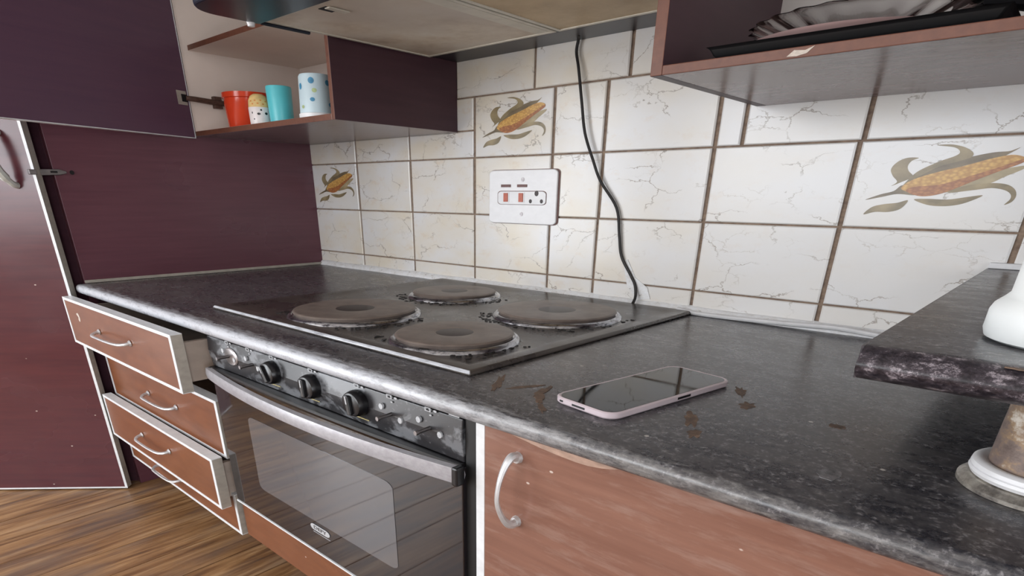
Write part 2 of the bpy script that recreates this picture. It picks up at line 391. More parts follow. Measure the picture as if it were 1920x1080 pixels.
def link(name, me, parent=None, bevel=0.0, smooth=False, seg=2):
    o = bpy.data.objects.new(name, me); COL.objects.link(o)
    if parent is not None:
        o.parent = parent
        if parent.type == 'EMPTY': o.matrix_parent_inverse = Matrix.Translation(parent.location).inverted()
    if smooth:
        for p in me.polygons: p.use_smooth = True
        try: me.set_sharp_from_angle(angle=math.radians(38))
        except Exception: pass
    if bevel:
        b = o.modifiers.new('bevel', 'BEVEL'); b.width = bevel; b.segments = seg; b.limit_method = 'ANGLE'; b.angle_limit = math.radians(35)
        if hasattr(b, 'harden_normals'): b.harden_normals = False
    return o
def tag(o, label, cat, group=None):
    o['label'] = label; o['category'] = cat
    if group: o['group'] = group
    return o
def thing(name, loc, label, cat, group=None):
    o = bpy.data.objects.new(name, None); COL.objects.link(o); o.location = loc; o.empty_display_size = 0.05
    return tag(o, label, cat, group)
def struct(o): o['kind'] = 'structure'; return o
def bez(p, n=10):
    """Catmull-Rom resample of a point list"""
    P = [Vector(q) for q in p]; out = []
    for i in range(len(P) - 1):
        a = P[max(i - 1, 0)]; b = P[i]; c = P[i + 1]; d = P[min(i + 2, len(P) - 1)]
        for j in range(n):
            t = j / n
            out.append(0.5 * ((2 * b) + (c - a) * t + (2 * a - 5 * b + 4 * c - d) * t * t + (3 * b - a - 3 * c + d) * t ** 3))
    out.append(P[-1]); return out

def smooth_loop(pts, n=5):
    out = []; L = len(pts)
    for i in range(L):
        a, b, c, d = [Vector((*pts[(i + o) % L], 0)) for o in (-1, 0, 1, 2)]
        for j in range(n):
            t = j / n
            q = 0.5 * ((2 * b) + (c - a) * t + (2 * a - 5 * b + 4 * c - d) * t * t + (3 * b - a - 3 * c + d) * t ** 3); out.append((q.x, q.y))
    return out
H = 0.62           # height of the third tile joint above the floor
T = 0.479          # worktop surface
TB = 0.4605        # worktop underside
ZS = 0.525         # heights in this room relative to plan sizes

# ------------------------------------------------------------------ room shell
X0, X1, Y0, CEIL = -1.24, 2.6, -2.82, 1.36
fl = struct(MB().box(X0, X1, Y0, 0.05, -0.05, -0.004).build('floor', 'floor_gap'))
plank_cache = {}
xs = -0.606 - 0.1 * 6
i = 0
while xs < X1 - 0.05:
    cuts = [Y0, Y0 + 0.7 + 0.9 * random.random(), 0.05]
    for a, b in zip(cuts[:-1], cuts[1:]):
        L = round(b - a, 3); w = 0.0985
        p = MB().box(-w / 2, w / 2, -L / 2 + 0.001, L / 2 - 0.001, -0.004, random.choice((0, 0.0004, -0.0004)))
        o = p.build('plank', 'floor_plank', fl, 0.0012)
        o.location = (xs + 0.05, (a + b) / 2, 0)
    xs += 0.1
struct(MB().box(X0, X1, Y0, 0.06, CEIL, CEIL + 0.05).build('ceiling', 'ceiling_paint'))
def wall_with_hole(name, axis, at, a0, a1, h0, h1, lo, hi, thick):
    b = MB()
    def bx(u0, u1, z0, z1):
        if axis == 'x': b.box(at - thick, at, u0, u1, z0, z1)
        else: b.box(u0, u1, at - thick, at, z0, z1)
    bx(lo, a0, 0, CEIL); bx(a1, hi, 0, CEIL); bx(a0, a1, 0, h0); bx(a0, a1, h1, CEIL)
    return struct(b.build(name, 'plaster'))
wall_with_hole('wall_left', 'x', X0, -2.72, -1.38, 0.05, 1.22, Y0, 0.06, 0.06)
wall_with_hole('wall_right', 'x', X1 + 0.06, -2.54, -0.96, 0.05, 1.10, Y0, 0.06, 0.06)
wall_with_hole('wall_front', 'y', Y0, -0.87, 0.67, 0.55, 1.25, X0, X1, 0.06)
def window(name, axis, at, a0, a1, h0, h1, nm):
    fr = MB(); t = 0.02
    def bx(u0, u1, z0, z1, d=0.0):
        if axis == 'x': fr.box(at - 0.05 + d, at - 0.02 - d, u0, u1, z0, z1)
        else: fr.box(u0, u1, at - 0.05 + d, at - 0.02 - d, z0, z1)
    bx(a0, a1, h0, h0 + t); bx(a0, a1, h1 - t, h1); bx(a0, a0 + t, h0 + t, h1 - t); bx(a1 - t, a1, h0 + t, h1 - t)
    for q in range(1, nm): c = a0 + (a1 - a0) * q / nm; bx(c - t / 2, c + t / 2, h0 + t, h1 - t, 0.002)
    w = struct(fr.build(name, 'frame_paint'))
    for q in range(nm):
        c0 = a0 + (a1 - a0) * q / nm + 0.012; c1 = a0 + (a1 - a0) * (q + 1) / nm - 0.012
        p = MB()
        if axis == 'x': p.box(at - 0.036, at - 0.034, c0, c1, h0 + 0.012, h1 - 0.012)
        else: p.box(c0, c1, at - 0.036, at - 0.034, h0 + 0.012, h1 - 0.012)
        p.build('pane', 'pane_glass', w)
window('window_1', 'x', X0, -2.72, -1.38, 0.05, 1.22, 2)
window('added_fill_window', 'x', X1 + 0.07, -2.54, -0.96, 0.05, 1.10, 2)  # unseen opening added for the right-hand fill light
window('window_2', 'y', Y0, -0.87, 0.67, 0.55, 1.25, 3)

# tiled back wall: grout bed plus one object per tile
wb = struct(MB().box(X0, X1, 0.0, 0.06, 0, CEIL).build('wall_back', 'grout'))
h = 0.1044
rows = {'low': (T - H - 0.004, -h), 'r3': (-h, 0), 'r2': (0, h), 'r1': (h, 2 * h), 'top': (2 * h, 2 * h + h)}
cells = []
V = [-0.6, -0.4, -0.2, 0, 0.2, 0.309, 0.509, 0.709, 0.909, 1.109, 1.309]
for rk in ('low', 'r3', 'r2'):
    for a, b in zip(V[:-1], V[1:]): cells.append((a, b, *rows[rk]))
z0, z1 = rows['r1']
for a, b in ((-0.6, -0.4), (-0.4, -0.2), (-0.2, 0)): cells.append((a, b, z0, 0.1525)); cells.append((a, b, 0.1525, z1))
for a, b in ((0, 0.2), (0.2, 0.309), (0.309, 0.509), (0.509, 0.550), (0.550, 0.7125), (0.7125, 0.9125), (0.9125, 1.1125)): cells.append((a, b, z0, z1))
for a, b in ((-0.25, -0.05), (-0.05, 0.1515), (0.1515, 0.3480), (0.3480, 0.548)): cells.append((a, b, *rows['top']))
tile_mesh = {}
corn_tiles = []
for a, b, c, d in cells:
    key = (round(b - a, 4), round(d - c, 4))
    g = 0.0026 + 0.0012 * max(0, a)          # joints are wider towards the right-hand end
    if key not in tile_mesh or a > 0.45:
        w2, h2 = (b - a) / 2 - g, (d - c) / 2 - 0.0013; e = 0.0022
        pts = lambda ww, hh, y: [(-ww, y, -hh), (ww, y, -hh), (ww, y, hh), (-ww, y, hh)]
        q = MB(); vs = pts(w2, h2, 0.001) + pts(w2, h2, -0.0024) + pts(w2 - e, h2 - e * 0.6, -0.0036)
        q.add(vs, [(8, 9, 10, 11)] + [(i0 + j, i0 + (j + 1) % 4, i0 + 4 + (j + 1) % 4, i0 + 4 + j) for i0 in (0, 4) for j in range(4)] + [(3, 2, 1, 0)])
        tile_mesh[key] = q.mesh('tile', 'tile_glaze')
    o = bpy.data.objects.new('tile', tile_mesh[key]); COL.objects.link(o); o.parent = wb
    o.location = ((a + b) / 2, random.uniform(-0.0004, 0.0004), H + (c + d) / 2)
    if (abs(a + 0.6) < .01 and c == 0) or (abs(a) < .01 and abs(c - h) < .001) or (abs(a - 0.709) < .01 and c == 0): corn_tiles.append(o)

CORN = dict(
S=[(-0.382, -0.17), (-0.301, -0.107), (-0.228, -0.068), (-0.185, -0.003), (-0.112, -0.086), (-0.108, -0.114), (-0.204, -0.102), (-0.287, -0.135)],
A=[(-0.139, 0.291), (-0.204, 0.294), (-0.254, 0.248), (-0.277, 0.175), (-0.257, 0.101), (-0.223, 0.035), (-0.25, -0.012), (-0.195, 0.034), (-0.142, 0.089), (-0.175, 0.153), (-0.187, 0.208), (-0.172, 0.262)],
D=[(0.025, -0.086), (0.142, 0.004), (0.247, 0.123), (0.402, 0.188), (0.401, 0.152), (0.327, 0.079), (0.265, 0.011), (0.15, -0.053)],
E=[(0.069, -0.085), (0.144, -0.014), (0.265, 0.015), (0.347, 0.002), (0.395, -0.049), (0.412, -0.118), (0.401, -0.178), (0.37, -0.208), (0.389, -0.152), (0.384, -0.101), (0.349, -0.058), (0.281, -0.036), (0.194, -0.058)],
F=[(-0.101, -0.161), (-0.028, -0.152), (0.08, -0.158), (0.179, -0.129), (0.252, -0.111), (0.203, -0.17), (0.141, -0.214), (0.064, -0.231), (-0.019, -0.219)],
G=[(-0.37, -0.339), (-0.33, -0.253), (-0.266, -0.218), (-0.19, -0.2), (-0.132, -0.171), (-0.161, -0.266), (-0.224, -0.305), (-0.303, -0.308)],
C=[(-0.135, 0.07), (-0.019, 0.202), (0.139, 0.29), (0.239, 0.326), (0.309, 0.334), (0.353, 0.367), (0.306, 0.302), (0.266, 0.257), (0.15, 0.216), (0.032, 0.156), (-0.091, 0.088)],
B=[(-0.06, 0.417), (0.009, 0.421), (0.081, 0.39), (0.134, 0.332), (0.132, 0.281), (0.071, 0.242), (-0.017, 0.193), (-0.094, 0.106), (-0.141, 0.052), (-0.187, -0.021), (-0.161, 0.062), (-0.119, 0.152), (-0.025, 0.246), (0.053, 0.303), (0.067, 0.345), (0.031, 0.39)],
cob=[(-0.19, -0.031), (-0.133, 0.061), (-0.009, 0.139), (0.112, 0.196), (0.226, 0.26), (0.323, 0.296), (0.382, 0.276), (0.396, 0.251), (0.383, 0.215), (0.285, 0.139), (0.178, 0.038), (0.066, -0.067), (-0.016, -0.113), (-0.089, -0.114), (-0.151, -0.077)],
cobd=[(-0.157, -0.068), (-0.121, -0.022), (0.012, 0.001), (0.131, 0.071), (0.28, 0.173), (0.384, 0.251), (0.397, 0.243), (0.383, 0.21), (0.287, 0.13), (0.179, 0.033), (0.067, -0.073), (-0.015, -0.119), (-0.088, -0.12)])
CM = dict(S=2, A=1, D=3, E=1, F=1, G=1, C=2, B=1, cob=4, cobd=5)
cq = MB()
for j, (kk, pts) in enumerate(CORN.items()):
    y = -0.00375 - 0.00005 * j
    sp = smooth_loop(pts)
    cq.add([(px * 0.2, y, pz * h) for px, pz in sp], [tuple(range(len(sp)))], CM[kk])
corn_me = bpy.data.meshes.new('corn_print')
corn_me.from_pydata(cq.v, [], cq.f)
for mn in ('leaf_print', 'leaf_print', 'leaf_print_dark', 'leaf_print_pale', 'corn_cob', 'corn_cob_dark'): corn_me.materials.append(M[mn])
for p, mi in zip(corn_me.polygons, cq.m): p.material_index = mi
for t in corn_tiles:
    o = bpy.data.objects.new('corn_print', corn_me); COL.objects.link(o); o.parent = t
    o['label'] = 'printed ear of yellow corn with olive brown leaves'

# sealant bead along the back of the worktop
sb = MB(); n = 60
prof = []
for i in range(n + 1):
    x = -0.594 + (1.5 + 0.594) * i / n; j = random.uniform(-0.0012, 0.0012)
    prof.append([(x, -0.0145 + 2 * j, T - 0.001), (x, -0.013 + j, T + 0.004), (x, -0.006 + j, T + 0.0105 + j), (x, -0.002, T + 0.012 + j)])
vs = [p for r in prof for p in r]
sb.add(vs, [(i * 4 + j, i * 4 + j + 1, i * 4 + 4 + j + 1, i * 4 + 4 + j) for i in range(n) for j in range(3)])
o = struct(sb.build('trim_1', 'sealant', None, 0, True)); o['label'] = 'messy white sealant bead between black worktop and tiled wall'

# ------------------------------------------------------------------ tall corner cabinet on the left
tc = thing('tall_corner_cabinet', (-0.9, -0.5, 0), 'tall maroon corner cabinet with diagonal door and purple side panel', 'cabinet')
MB().box(-0.613, -0.595, -0.600, 0.0, 0.0, 1.33).build('side_panel', 'purple_board', tc, 0.001)
MB().poly([(-0.615, -0.002, 0.0), (-0.615, -0.60, 0.0), (-1.02, -1.02, 0.0), (-1.235, -1.06, 0.0), (-1.235, -0.002, 0.0)], (0, 0, 1.33)).build('carcass', 'dark_inside', tc)
d45 = Vector((-1, -1, 0)).normalized(); nrm = Vector((1, -1, 0)).normalized()
E0 = Vector((-0.5815, -0.6355, 0.006))
def dpt(s_, o_, z_): p = E0 + d45 * s_ + nrm * o_; return (p.x, p.y, z_)
td = MB().poly([dpt(0, 0, 0.006), dpt(0.60, 0, 0.006), dpt(0.60, -0.018, 0.006), dpt(0, -0.018, 0.006)], (0, 0, 1.31)).build('door', 'maroon_door', tc, 0.0008)
MB().poly([dpt(-0.0012, 0.0009, 0.004), dpt(0.0045, 0.0009, 0.004), dpt(0.0045, 0.0, 0.004), dpt(-0.0012, 0.0, 0.004)], (0, 0, 1.31)).poly(
    [dpt(0.0045, 0.0009, 0.004), dpt(0.60, 0.0009, 0.004), dpt(0.60, 0.0, 0.004), dpt(0.0045, 0.0, 0.004)], (0, 0, 0.0035)).build('edge_band', 'white_edge', td)
MB().poly([dpt(0, 0, 0.005), dpt(0, -0.018, 0.005), dpt(-0.0012, -0.018, 0.005), dpt(-0.0012, 0, 0.005)], (0, 0, 1.31)).build('edge_side', 'cream_edge', td)
hp = [dpt(0.046, 0.000, H + 0.137), dpt(0.047, 0.014, H + 0.132), dpt(0.052, 0.030, H + 0.116), dpt(0.052, 0.034, H + 0.095), dpt(0.048, 0.028, H + 0.070), dpt(0.042, 0.012, H + 0.050), dpt(0.040, 0.0, H + 0.046)]
MB().tube(bez(hp, 6), [0.0060] * 8 + [0.0085] * 20 + [0.0060] * 9, 8).build('handle', 'handle_pale', td, 0, True)
# swivelling latch between the door edge and the side panel
lt = MB().poly([(-0.5945, -0.632, H + 0.064), (-0.5945, -0.590, H + 0.066), (-0.5945, -0.578, H + 0.069), (-0.5945, -0.578, H + 0.073), (-0.5945, -0.590, H + 0.0765), (-0.5945, -0.632, H + 0.0755)], (0.003, 0, 0)).build('latch', 'dull_metal', tc, 0.0008)
MB().box(-0.5920, -0.5908, -0.606, -0.594, H + 0.0695, H + 0.0730).build('slot', 'dark_gap', lt)
MB().box(-0.592, -0.5785, -0.645, -0.632, H + 0.0655, H + 0.0745).build('latch_bracket', 'dull_metal', lt, 0.001)
MB().tube([(-0.5945, -0.568, H + 0.0710), (-0.5925, -0.568, H + 0.0710)], 0.004, 10).build('screw_hole', 'dark_gap', lt)
MB().box(-0.594, -0.588, -0.600, -0.004, T + 0.0005, T + 0.0065).build('bottom_strip', 'cream_edge', tc, 0.001)

# ------------------------------------------------------------------ worktop
def nose(y_back, y_front, zt, zb):
    r = (zt - zb) / 2; pts = [(y_back, zb), (y_back, zt)]
    for i in range(0, 13):
        a = math.pi / 2 + math.pi * i / 12 * 0.93
        pts.append((y_front + r * 0.9 + r * 0.9 * math.cos(a) * 1.0, (zt + zb) / 2 + r * math.sin(a)))
    pts.append((y_front + r * 0.9, zb))
    return pts
prof = nose(-0.001, -0.621, T, TB)
wt = MB().poly([(-0.588, y, z) for y, z in prof], (2.1, 0, 0)).build('countertop', 'worktop', None, 0, True)
tag(wt, 'long black speckled laminate worktop with worn front edge painted with pale highlight', 'countertop')
def patch(name, mat, cx, cy, rx, ry, rot, parent, z=T, seed=0, amp=0.35):
    rnd = random.Random(seed); n = 18; q = []
    for i in range(n):
        a = 2 * math.pi * i / n; rr = 1 + rnd.uniform(-amp, amp)
        px, py = rx * rr * math.cos(a), ry * rr * math.sin(a)
        q.append((cx + px * math.cos(rot) - py * math.sin(rot), cy + px * math.sin(rot) + py * math.cos(rot), z))
    q = [(a_, b_, z) for a_, b_ in smooth_loop([(a_, b_) for a_, b_, _ in q], 3)]
    return MB().poly(q, (0, 0, 0.0003 + 0.00003 * (seed % 9))).build(name, mat, parent)
for i, (cx, cy, rx, ry, rot) in enumerate([(0.557, -0.545, 0.0042, 0.030, 0.55), (0.588, -0.538, 0.0035, 0.020, -0.6), (0.611, -0.541, 0.0040, 0.020, 0.25),
        (0.620, -0.556, 0.0045, 0.018, 0.7), (0.641, -0.580, 0.0035, 0.014, 0.8), (0.757, -0.400, 0.0050, 0.016, 0.5), (0.779, -0.440, 0.0075, 0.011, 0.2), (0.757, -0.512, 0.0060, 0.018, 0.5), (0.775, -0.545, 0.0050, 0.010, 0.2), (0.858, -0.443, 0.006, 0.006, 0.1)]):
    patch('burn_mark', 'burnt_patch', cx, cy, rx, ry, rot, wt, seed=i + 3)
patch('glue_spot', 'grey_patch', 0.883, -0.555, 0.008, 0.011, 0, wt, seed=31, amp=0.15)

# ------------------------------------------------------------------ drawer unit
du = thing('drawer_unit', (-0.30, -0.3, 0), 'brown four drawer base unit with white edging, drawers pulled open unevenly', 'drawers')
MB().box(-0.594, -0.585, -0.585, -0.01, 0.085, TB - 0.001).box(-0.024, -0.014, -0.585, -0.01, 0.085, TB - 0.001).box(-0.585, -0.024, -0.585, -0.01, 0.085, 0.094).box(-0.585, -0.024, -0.02, -0.01, 0.094, TB - 0.001).build('carcass', 'dark_inside', du)
MB().box(-0.594, -0.014, -0.520, -0.505, 0.0005, 0.085).build('plinth', 'dark_inside', du)
def bow_handle(name, pa, pb, out, parent, mat='chrome', r=0.0045, sag=0.0):
    a, b, o_ = Vector(pa), Vector(pb), Vector(out)
    pts = [a, a + o_ * 0.55 + (b - a) * 0.015, a + o_ * 0.92 + (b - a) * 0.10, a + o_ + (b - a) * 0.3, a + o_ * 1.0 + (b - a) * 0.62, a + o_ * 0.85 + (b - a) * 0.88, a + o_ * 0.45 + (b - a) * 0.985, b]
    P = bez(pts, 5); L = len(P)
    rr = [r * (1.25 - 0.45 * math.sin(math.pi * i / (L - 1))) for i in range(L)]
    hb = MB().tube(P, rr, 8, 0, (1.0, 0.8))
    for e in (a, b): hb.tube([e, e + o_ * 0.12], [r * 1.7, r * 1.4], 8)
    return hb.build(name, mat, parent, 0, True)
def drawer(yf, zt, zb, hx, hz, label, tray=True):
    xl, xr, th = -0.5785, -0.030, 0.0175
    f = MB().box(xl, xr, yf, yf + th, zb, zt, 0).build('drawer', 'drawer_wood', du)
    f['label'] = label
    e = 0.0012; bw, bz = 0.0075, 0.0042
    b = MB()
    b.box(xl - e, xr + e, yf - 0.0008, yf + th, zt, zt + e)                    # top edge band
    b.box(xl - e, xr + e, yf - 0.0008, yf, zt - bz, zt); b.box(xl - e, xr + e, yf - 0.0008, yf, zb, zb + bz)
    b.box(xl - e, xl + bw, yf - 0.0008, yf, zb + bz, zt - bz); b.box(xr - bw, xr + e, yf - 0.0008, yf, zb + bz, zt - bz)
    b.box(xl - e, xr + e, yf - 0.0008, yf + th, zb - e, zb)
    b.build('edge_band', 'white_edge', f)
    MB().box(xr, xr + e, yf, yf + th, zb, zt).build('edge_side', 'cream_edge', f)
    bx = MB(); y1 = yf + th; y2 = -0.06; bt = zt - 0.016
    bx.box(xl + 0.028, xl + 0.038, y1, y2, zb + 0.012, bt); bx.box(xr - 0.022, xr - 0.012, y1, y2, zb + 0.012, bt)
    bx.box(xl + 0.038, xr - 0.022, y1, y2, zb + 0.012, zb + 0.016); bx.box(xl + 0.038, xr - 0.022, y2 - 0.01, y2, zb + 0.016, bt)
    bx.build('drawer_box', 'drawer_box', f)
    bow_handle('handle', (hx[0], yf - 0.001, hz[0]), (hx[1], yf - 0.001, hz[1]), (0, -0.020, -0.003), f, 'chrome', 0.0034)
    return f
drawer(-0.652, H - 0.1625, H - 0.2545, (-0.385, -0.222), (H - 0.207, H - 0.204), 'top drawer pulled furthest out')
drawer(-0.604, H - 0.2800, H - 0.3830, (-0.352, -0.215), (H - 0.333, H - 0.332), 'second drawer, shut, behind the open ones')
drawer(-0.631, H - 0.3790, H - 0.4740, (-0.368, -0.228), (H - 0.421, H - 0.419), 'third drawer pulled part way out')
drawer(-0.6045, H - 0.4570, H - 0.5390, (-0.400, -0.285), (H - 0.508, H - 0.508), 'bottom drawer mostly hidden under the third')

# ------------------------------------------------------------------ oven housing and oven
oh = thing('oven_housing', (0.28, -0.3, 0), 'brown oven housing panel and white upright edge around built-in oven', 'cabinet')
MB().box(-0.010, 0.578, -0.602, -0.586, H - 0.531, H - 0.4585).build('kick_panel', 'drawer_wood', oh, 0.0008)
MB().box(-0.010, 0.578, -0.520, -0.505, 0.0005, H - 0.531).build('plinth', 'dark_inside', oh)
ov = thing('built_in_oven', (0.28, -0.3, H - 0.458), 'black built-in oven with worn control panel and glass door', 'oven')
MB().box(-0.008, 0.570, -0.594, -0.05, H - 0.456, TB - 0.002).build('body', 'black_matte', ov)
MB().box(0.5655, 0.5795, -0.604, -0.56, H - 0.457, TB - 0.002).build('side_frame', 'black_matte', ov)
zt_, zb_ = TB - 0.0025, H - 0.2125
cp = MB().poly([(-0.006, -0.596, zt_), (-0.006, -0.6065, zt_ - 0.003), (-0.006, -0.6085, (zt_ + zb_) / 2), (-0.006, -0.605, zb_), (-0.006, -0.594, zb_)], (0.570, 0, 0)).build('control_panel', 'oven_panel', ov, 0.001)
def disc(cx, y, cz, r, dy, n=20, rz=None): return [(cx + r * math.cos(2 * math.pi * i / n), y, cz + (rz or r * ZS) * math.sin(2 * math.pi * i / n)) for i in range(n)]
def knob(x, z, ang):
    b = MB(); n = 28; rad = [(0.0195, 0), (0.0195, 0.004), (0.0185, 0.008), (0.0170, 0.0115), (0.0150, 0.0125)]
    vs = [(x + r * math.cos(2 * math.pi * i / n), -0.6085 - d, z + r * 0.80 * math.sin(2 * math.pi * i / n)) for r, d in rad for i in range(n)]
    fs = [(i * n + j, i * n + (j + 1) % n, (i + 1) * n + (j + 1) % n, (i + 1) * n + j) for i in range(4) for j in range(n)] + [tuple(4 * n + j for j in range(n))]
    b.add(vs, fs); kb = b.build('knob', 'black_plastic', ov, 0, True)
    kb['label'] = 'round black control knob'
    g = MB(); ca, sa = math.cos(ang), math.sin(ang); L, Wd = 0.0145, 0.0036
    q = [(-Wd, -L), (Wd, -L), (Wd, L), (-Wd, L)]
    g.poly([(x + (a * ca - c * sa), -0.6205, z + (a * sa + c * ca) * 0.80) for a, c in q], (0, -0.005, 0))
    g.build('grip', 'black_plastic', kb, 0.0012)
    MB().poly([(x + (a * ca - c * sa), -0.6256, z + (a * sa + c * ca) * 0.80) for a, c in ((-0.001, 0.002), (0.001, 0.002), (0.001, L - .001), (-0.001, L - .001))], (0, -0.0003, 0)).build('pointer', 'mark_white', kb)
KZ = H - 0.1855
for x, a in ((0.196, 0.5), (0.293, 0.05), (0.391, 0.15)): knob(x, KZ, a)
for x, big in ((0.066, 1), (0.137, 0), (0.452, 0), (0.516, 0)):
    s_ = MB()
    if big:
        n = 24; s_.add(disc(x + 0.006, -0.6085, KZ, 0.021, 0, n, 0.0135) + disc(x + 0.006, -0.6095, KZ, 0.0195, 0, n, 0.0123), [(j, (j + 1) % n, n + (j + 1) % n, n + j) for j in range(n)] + [tuple(n + j for j in range(n))])
    s_.tube([(x, -0.607, KZ), (x - 0.001, -0.626, KZ - 0.001)], [0.0024, 0.0020], 8)
    s_.tube([(x - 0.001, -0.625, KZ - 0.001), (x - 0.001, -0.628, KZ - 0.001)], [0.0030, 0.0026], 8)
    s_.build('bare_shaft', 'dull_metal', ov, 0, True)
    for dx, dz in ((-0.016, 0.006), (0.017, -0.003)):
        MB().tube([(x + dx, -0.606, KZ + dz), (x + dx, -0.6105, KZ + dz)], 0.0036, 8).build('screw_head', 'mark_white', ov, 0, True)
# dial symbols printed above and below the knobs
def flat(name, mat, pts, y, parent): return MB().poly([(a, y, c) for a, c in pts], (0, -0.0003, 0)).build(name, mat, parent)
for x in (0.066, 0.130, 0.196, 0.293, 0.391, 0.452, 0.516):
    zz = H - 0.1655
    b = MB()
    def fr(x0, x1, q0, q1): b.box(x0, x1, -0.6082, -0.6078, q0, q1)
    fr(x - 0.007, x - 0.0055, zz - 0.0022, zz + 0.0022); fr(x + 0.0005, x + 0.002, zz - 0.0022, zz + 0.0022)
    fr(x - 0.0055, x + 0.0005, zz - 0.0022, zz - 0.0014); fr(x - 0.0055, x + 0.0005, zz + 0.0014, zz + 0.0022)
    b.poly(disc(x + 0.009, -0.6078, zz + 0.0002, 0.0024, 0, 10), (0, -0.0004, 0)); b.poly(disc(x + 0.002, -0.608, zz - 0.0055, 0.0018, 0, 10), (0, -0.0005, 0))
    b.build('dial_symbol', 'mark_white', ov)
for x, w_ in ((0.190, 0.016), (0.293, 0.010), (0.385, 0.022)):
    MB().box(x - w_, x + w_, -0.6074, -0.6066, H - 0.2052, H - 0.2042).build('dial_underline', 'mark_yellow', ov)
MB().box(0.545, 0.560, -0.6077, -0.6070, H - 0.1640, H - 0.1620).build('panel_lettering', 'mark_white', ov)
# oven door
ZT, ZBt = H - 0.2165, H - 0.4535
od = MB().box(-0.006, 0.5655, -0.610, -0.596, ZBt, ZT).build('door', 'oven_glass', ov, 0.0012)
od['label'] = 'glossy black glass oven door'
def rrect(x0, x1, z0, z1, rx, rz, n=5):
    out = []
    for cx, cz, a0 in ((x1 - rx, z1 - rz, 0), (x0 + rx, z1 - rz, 90), (x0 + rx, z0 + rz, 180), (x1 - rx, z0 + rz, 270)):
        for i in range(n + 1):
            a = math.radians(a0 + 90 * i / n); out.append((cx + rx * math.cos(a), cz + rz * math.sin(a)))
    return out
MB().poly([(x, -0.6101, z) for x, z in rrect(0.094, 0.447, H - 0.398, H - 0.2735, 0.016, 0.0084)], (0, -0.0004, 0)).build('window_pane', 'oven_window', od)
MB().box(-0.006, 0.5655, -0.6115, -0.596, ZBt - 0.0025, ZBt).build('bottom_trim', 'white_edge', od)
# badge with raised lettering
bd = MB().poly([(x, -0.6105, z) for x, z in rrect(0.241, 0.291, H - 0.4145, H - 0.4045, 0.009, 0.005)], (0, -0.0006, 0)).build('badge', 'mark_white', od)
cu = bpy.data.curves.new('lettering', 'FONT'); cu.body = 'DEFY'; cu.size = 0.0125; cu.align_x = 'CENTER'; cu.align_y = 'CENTER'; cu.extrude = 0.0002; cu.resolution_u = 3
co = bpy.data.objects.new('lettering', cu)
me = bpy.data.meshes.new_from_object(co); bpy.data.objects.remove(co)
for v in me.vertices: v.co = Vector((0.266 + v.co.x * 1.15, -0.6113 - v.co.z, H - 0.4095 + v.co.y * 0.62))
me.materials.append(M['socket_dark']); link('lettering', me, bd)
MB().box(0.246, 0.290, -0.6106, -0.6101, H - 0.4185, H - 0.4178).build('badge_line', 'mark_white', od)
# bowed handle
def hy(x):
    t = (x - 0.28) / 0.288
    return -0.6145 - 0.0240 * (1 - t * t)
n = 40; hb = MB(); vs = []
for i in range(n + 1):
    x = -0.008 + 0.576 * i / n; y = hy(x)
    for dy, dz in ((0.004, -0.0095), (-0.003, -0.0085), (-0.0045, 0.0), (-0.003, 0.0085), (0.004, 0.0095), (0.007, 0.0)): vs.append((x, y + dy, H - 0.2235 + dz))
hb.add(vs, [(i * 6 + j, i * 6 + (j + 1) % 6, i * 6 + 6 + (j + 1) % 6, i * 6 + 6 + j) for i in range(n) for j in range(6)] + [tuple(reversed(range(6))), tuple(n * 6 + j for j in range(6))])
hd = hb.build('handle', 'handle_worn', od, 0, True)
hd['label'] = 'bowed grey oven handle worn pale'
MB().box(-0.008, 0.004, -0.6155, -0.609, H - 0.233, H - 0.214).build('handle_end', 'black_plastic', hd, 0.002)
MB().box(0.5605, 0.5690, -0.6215, -0.609, H - 0.234, H - 0.213).build('handle_end', 'black_plastic', hd, 0.002)
# top lip of the door, curving with the handle
lp = MB(); vs = []
for i in range(n + 1):
    x = -0.004 + 0.568 * i / n; y = -0.611 - 0.009 * (1 - ((x - 0.28) / 0.284) ** 2)
    for yy, zz in ((-0.606, ZT - 0.004), (y, ZT - 0.003), (y - 0.002, ZT + 0.001), (y, ZT + 0.0035), (-0.600, ZT + 0.0035)): vs.append((x, yy, zz))
lp.add(vs, [(i * 5 + j, i * 5 + (j + 1) % 5, i * 5 + 5 + (j + 1) % 5, i * 5 + 5 + j) for i in range(n) for j in range(5)] + [tuple(reversed(range(5))), tuple(n * 5 + j for j in range(5))])
lp.build('top_lip', 'black_plastic', od, 0, True)

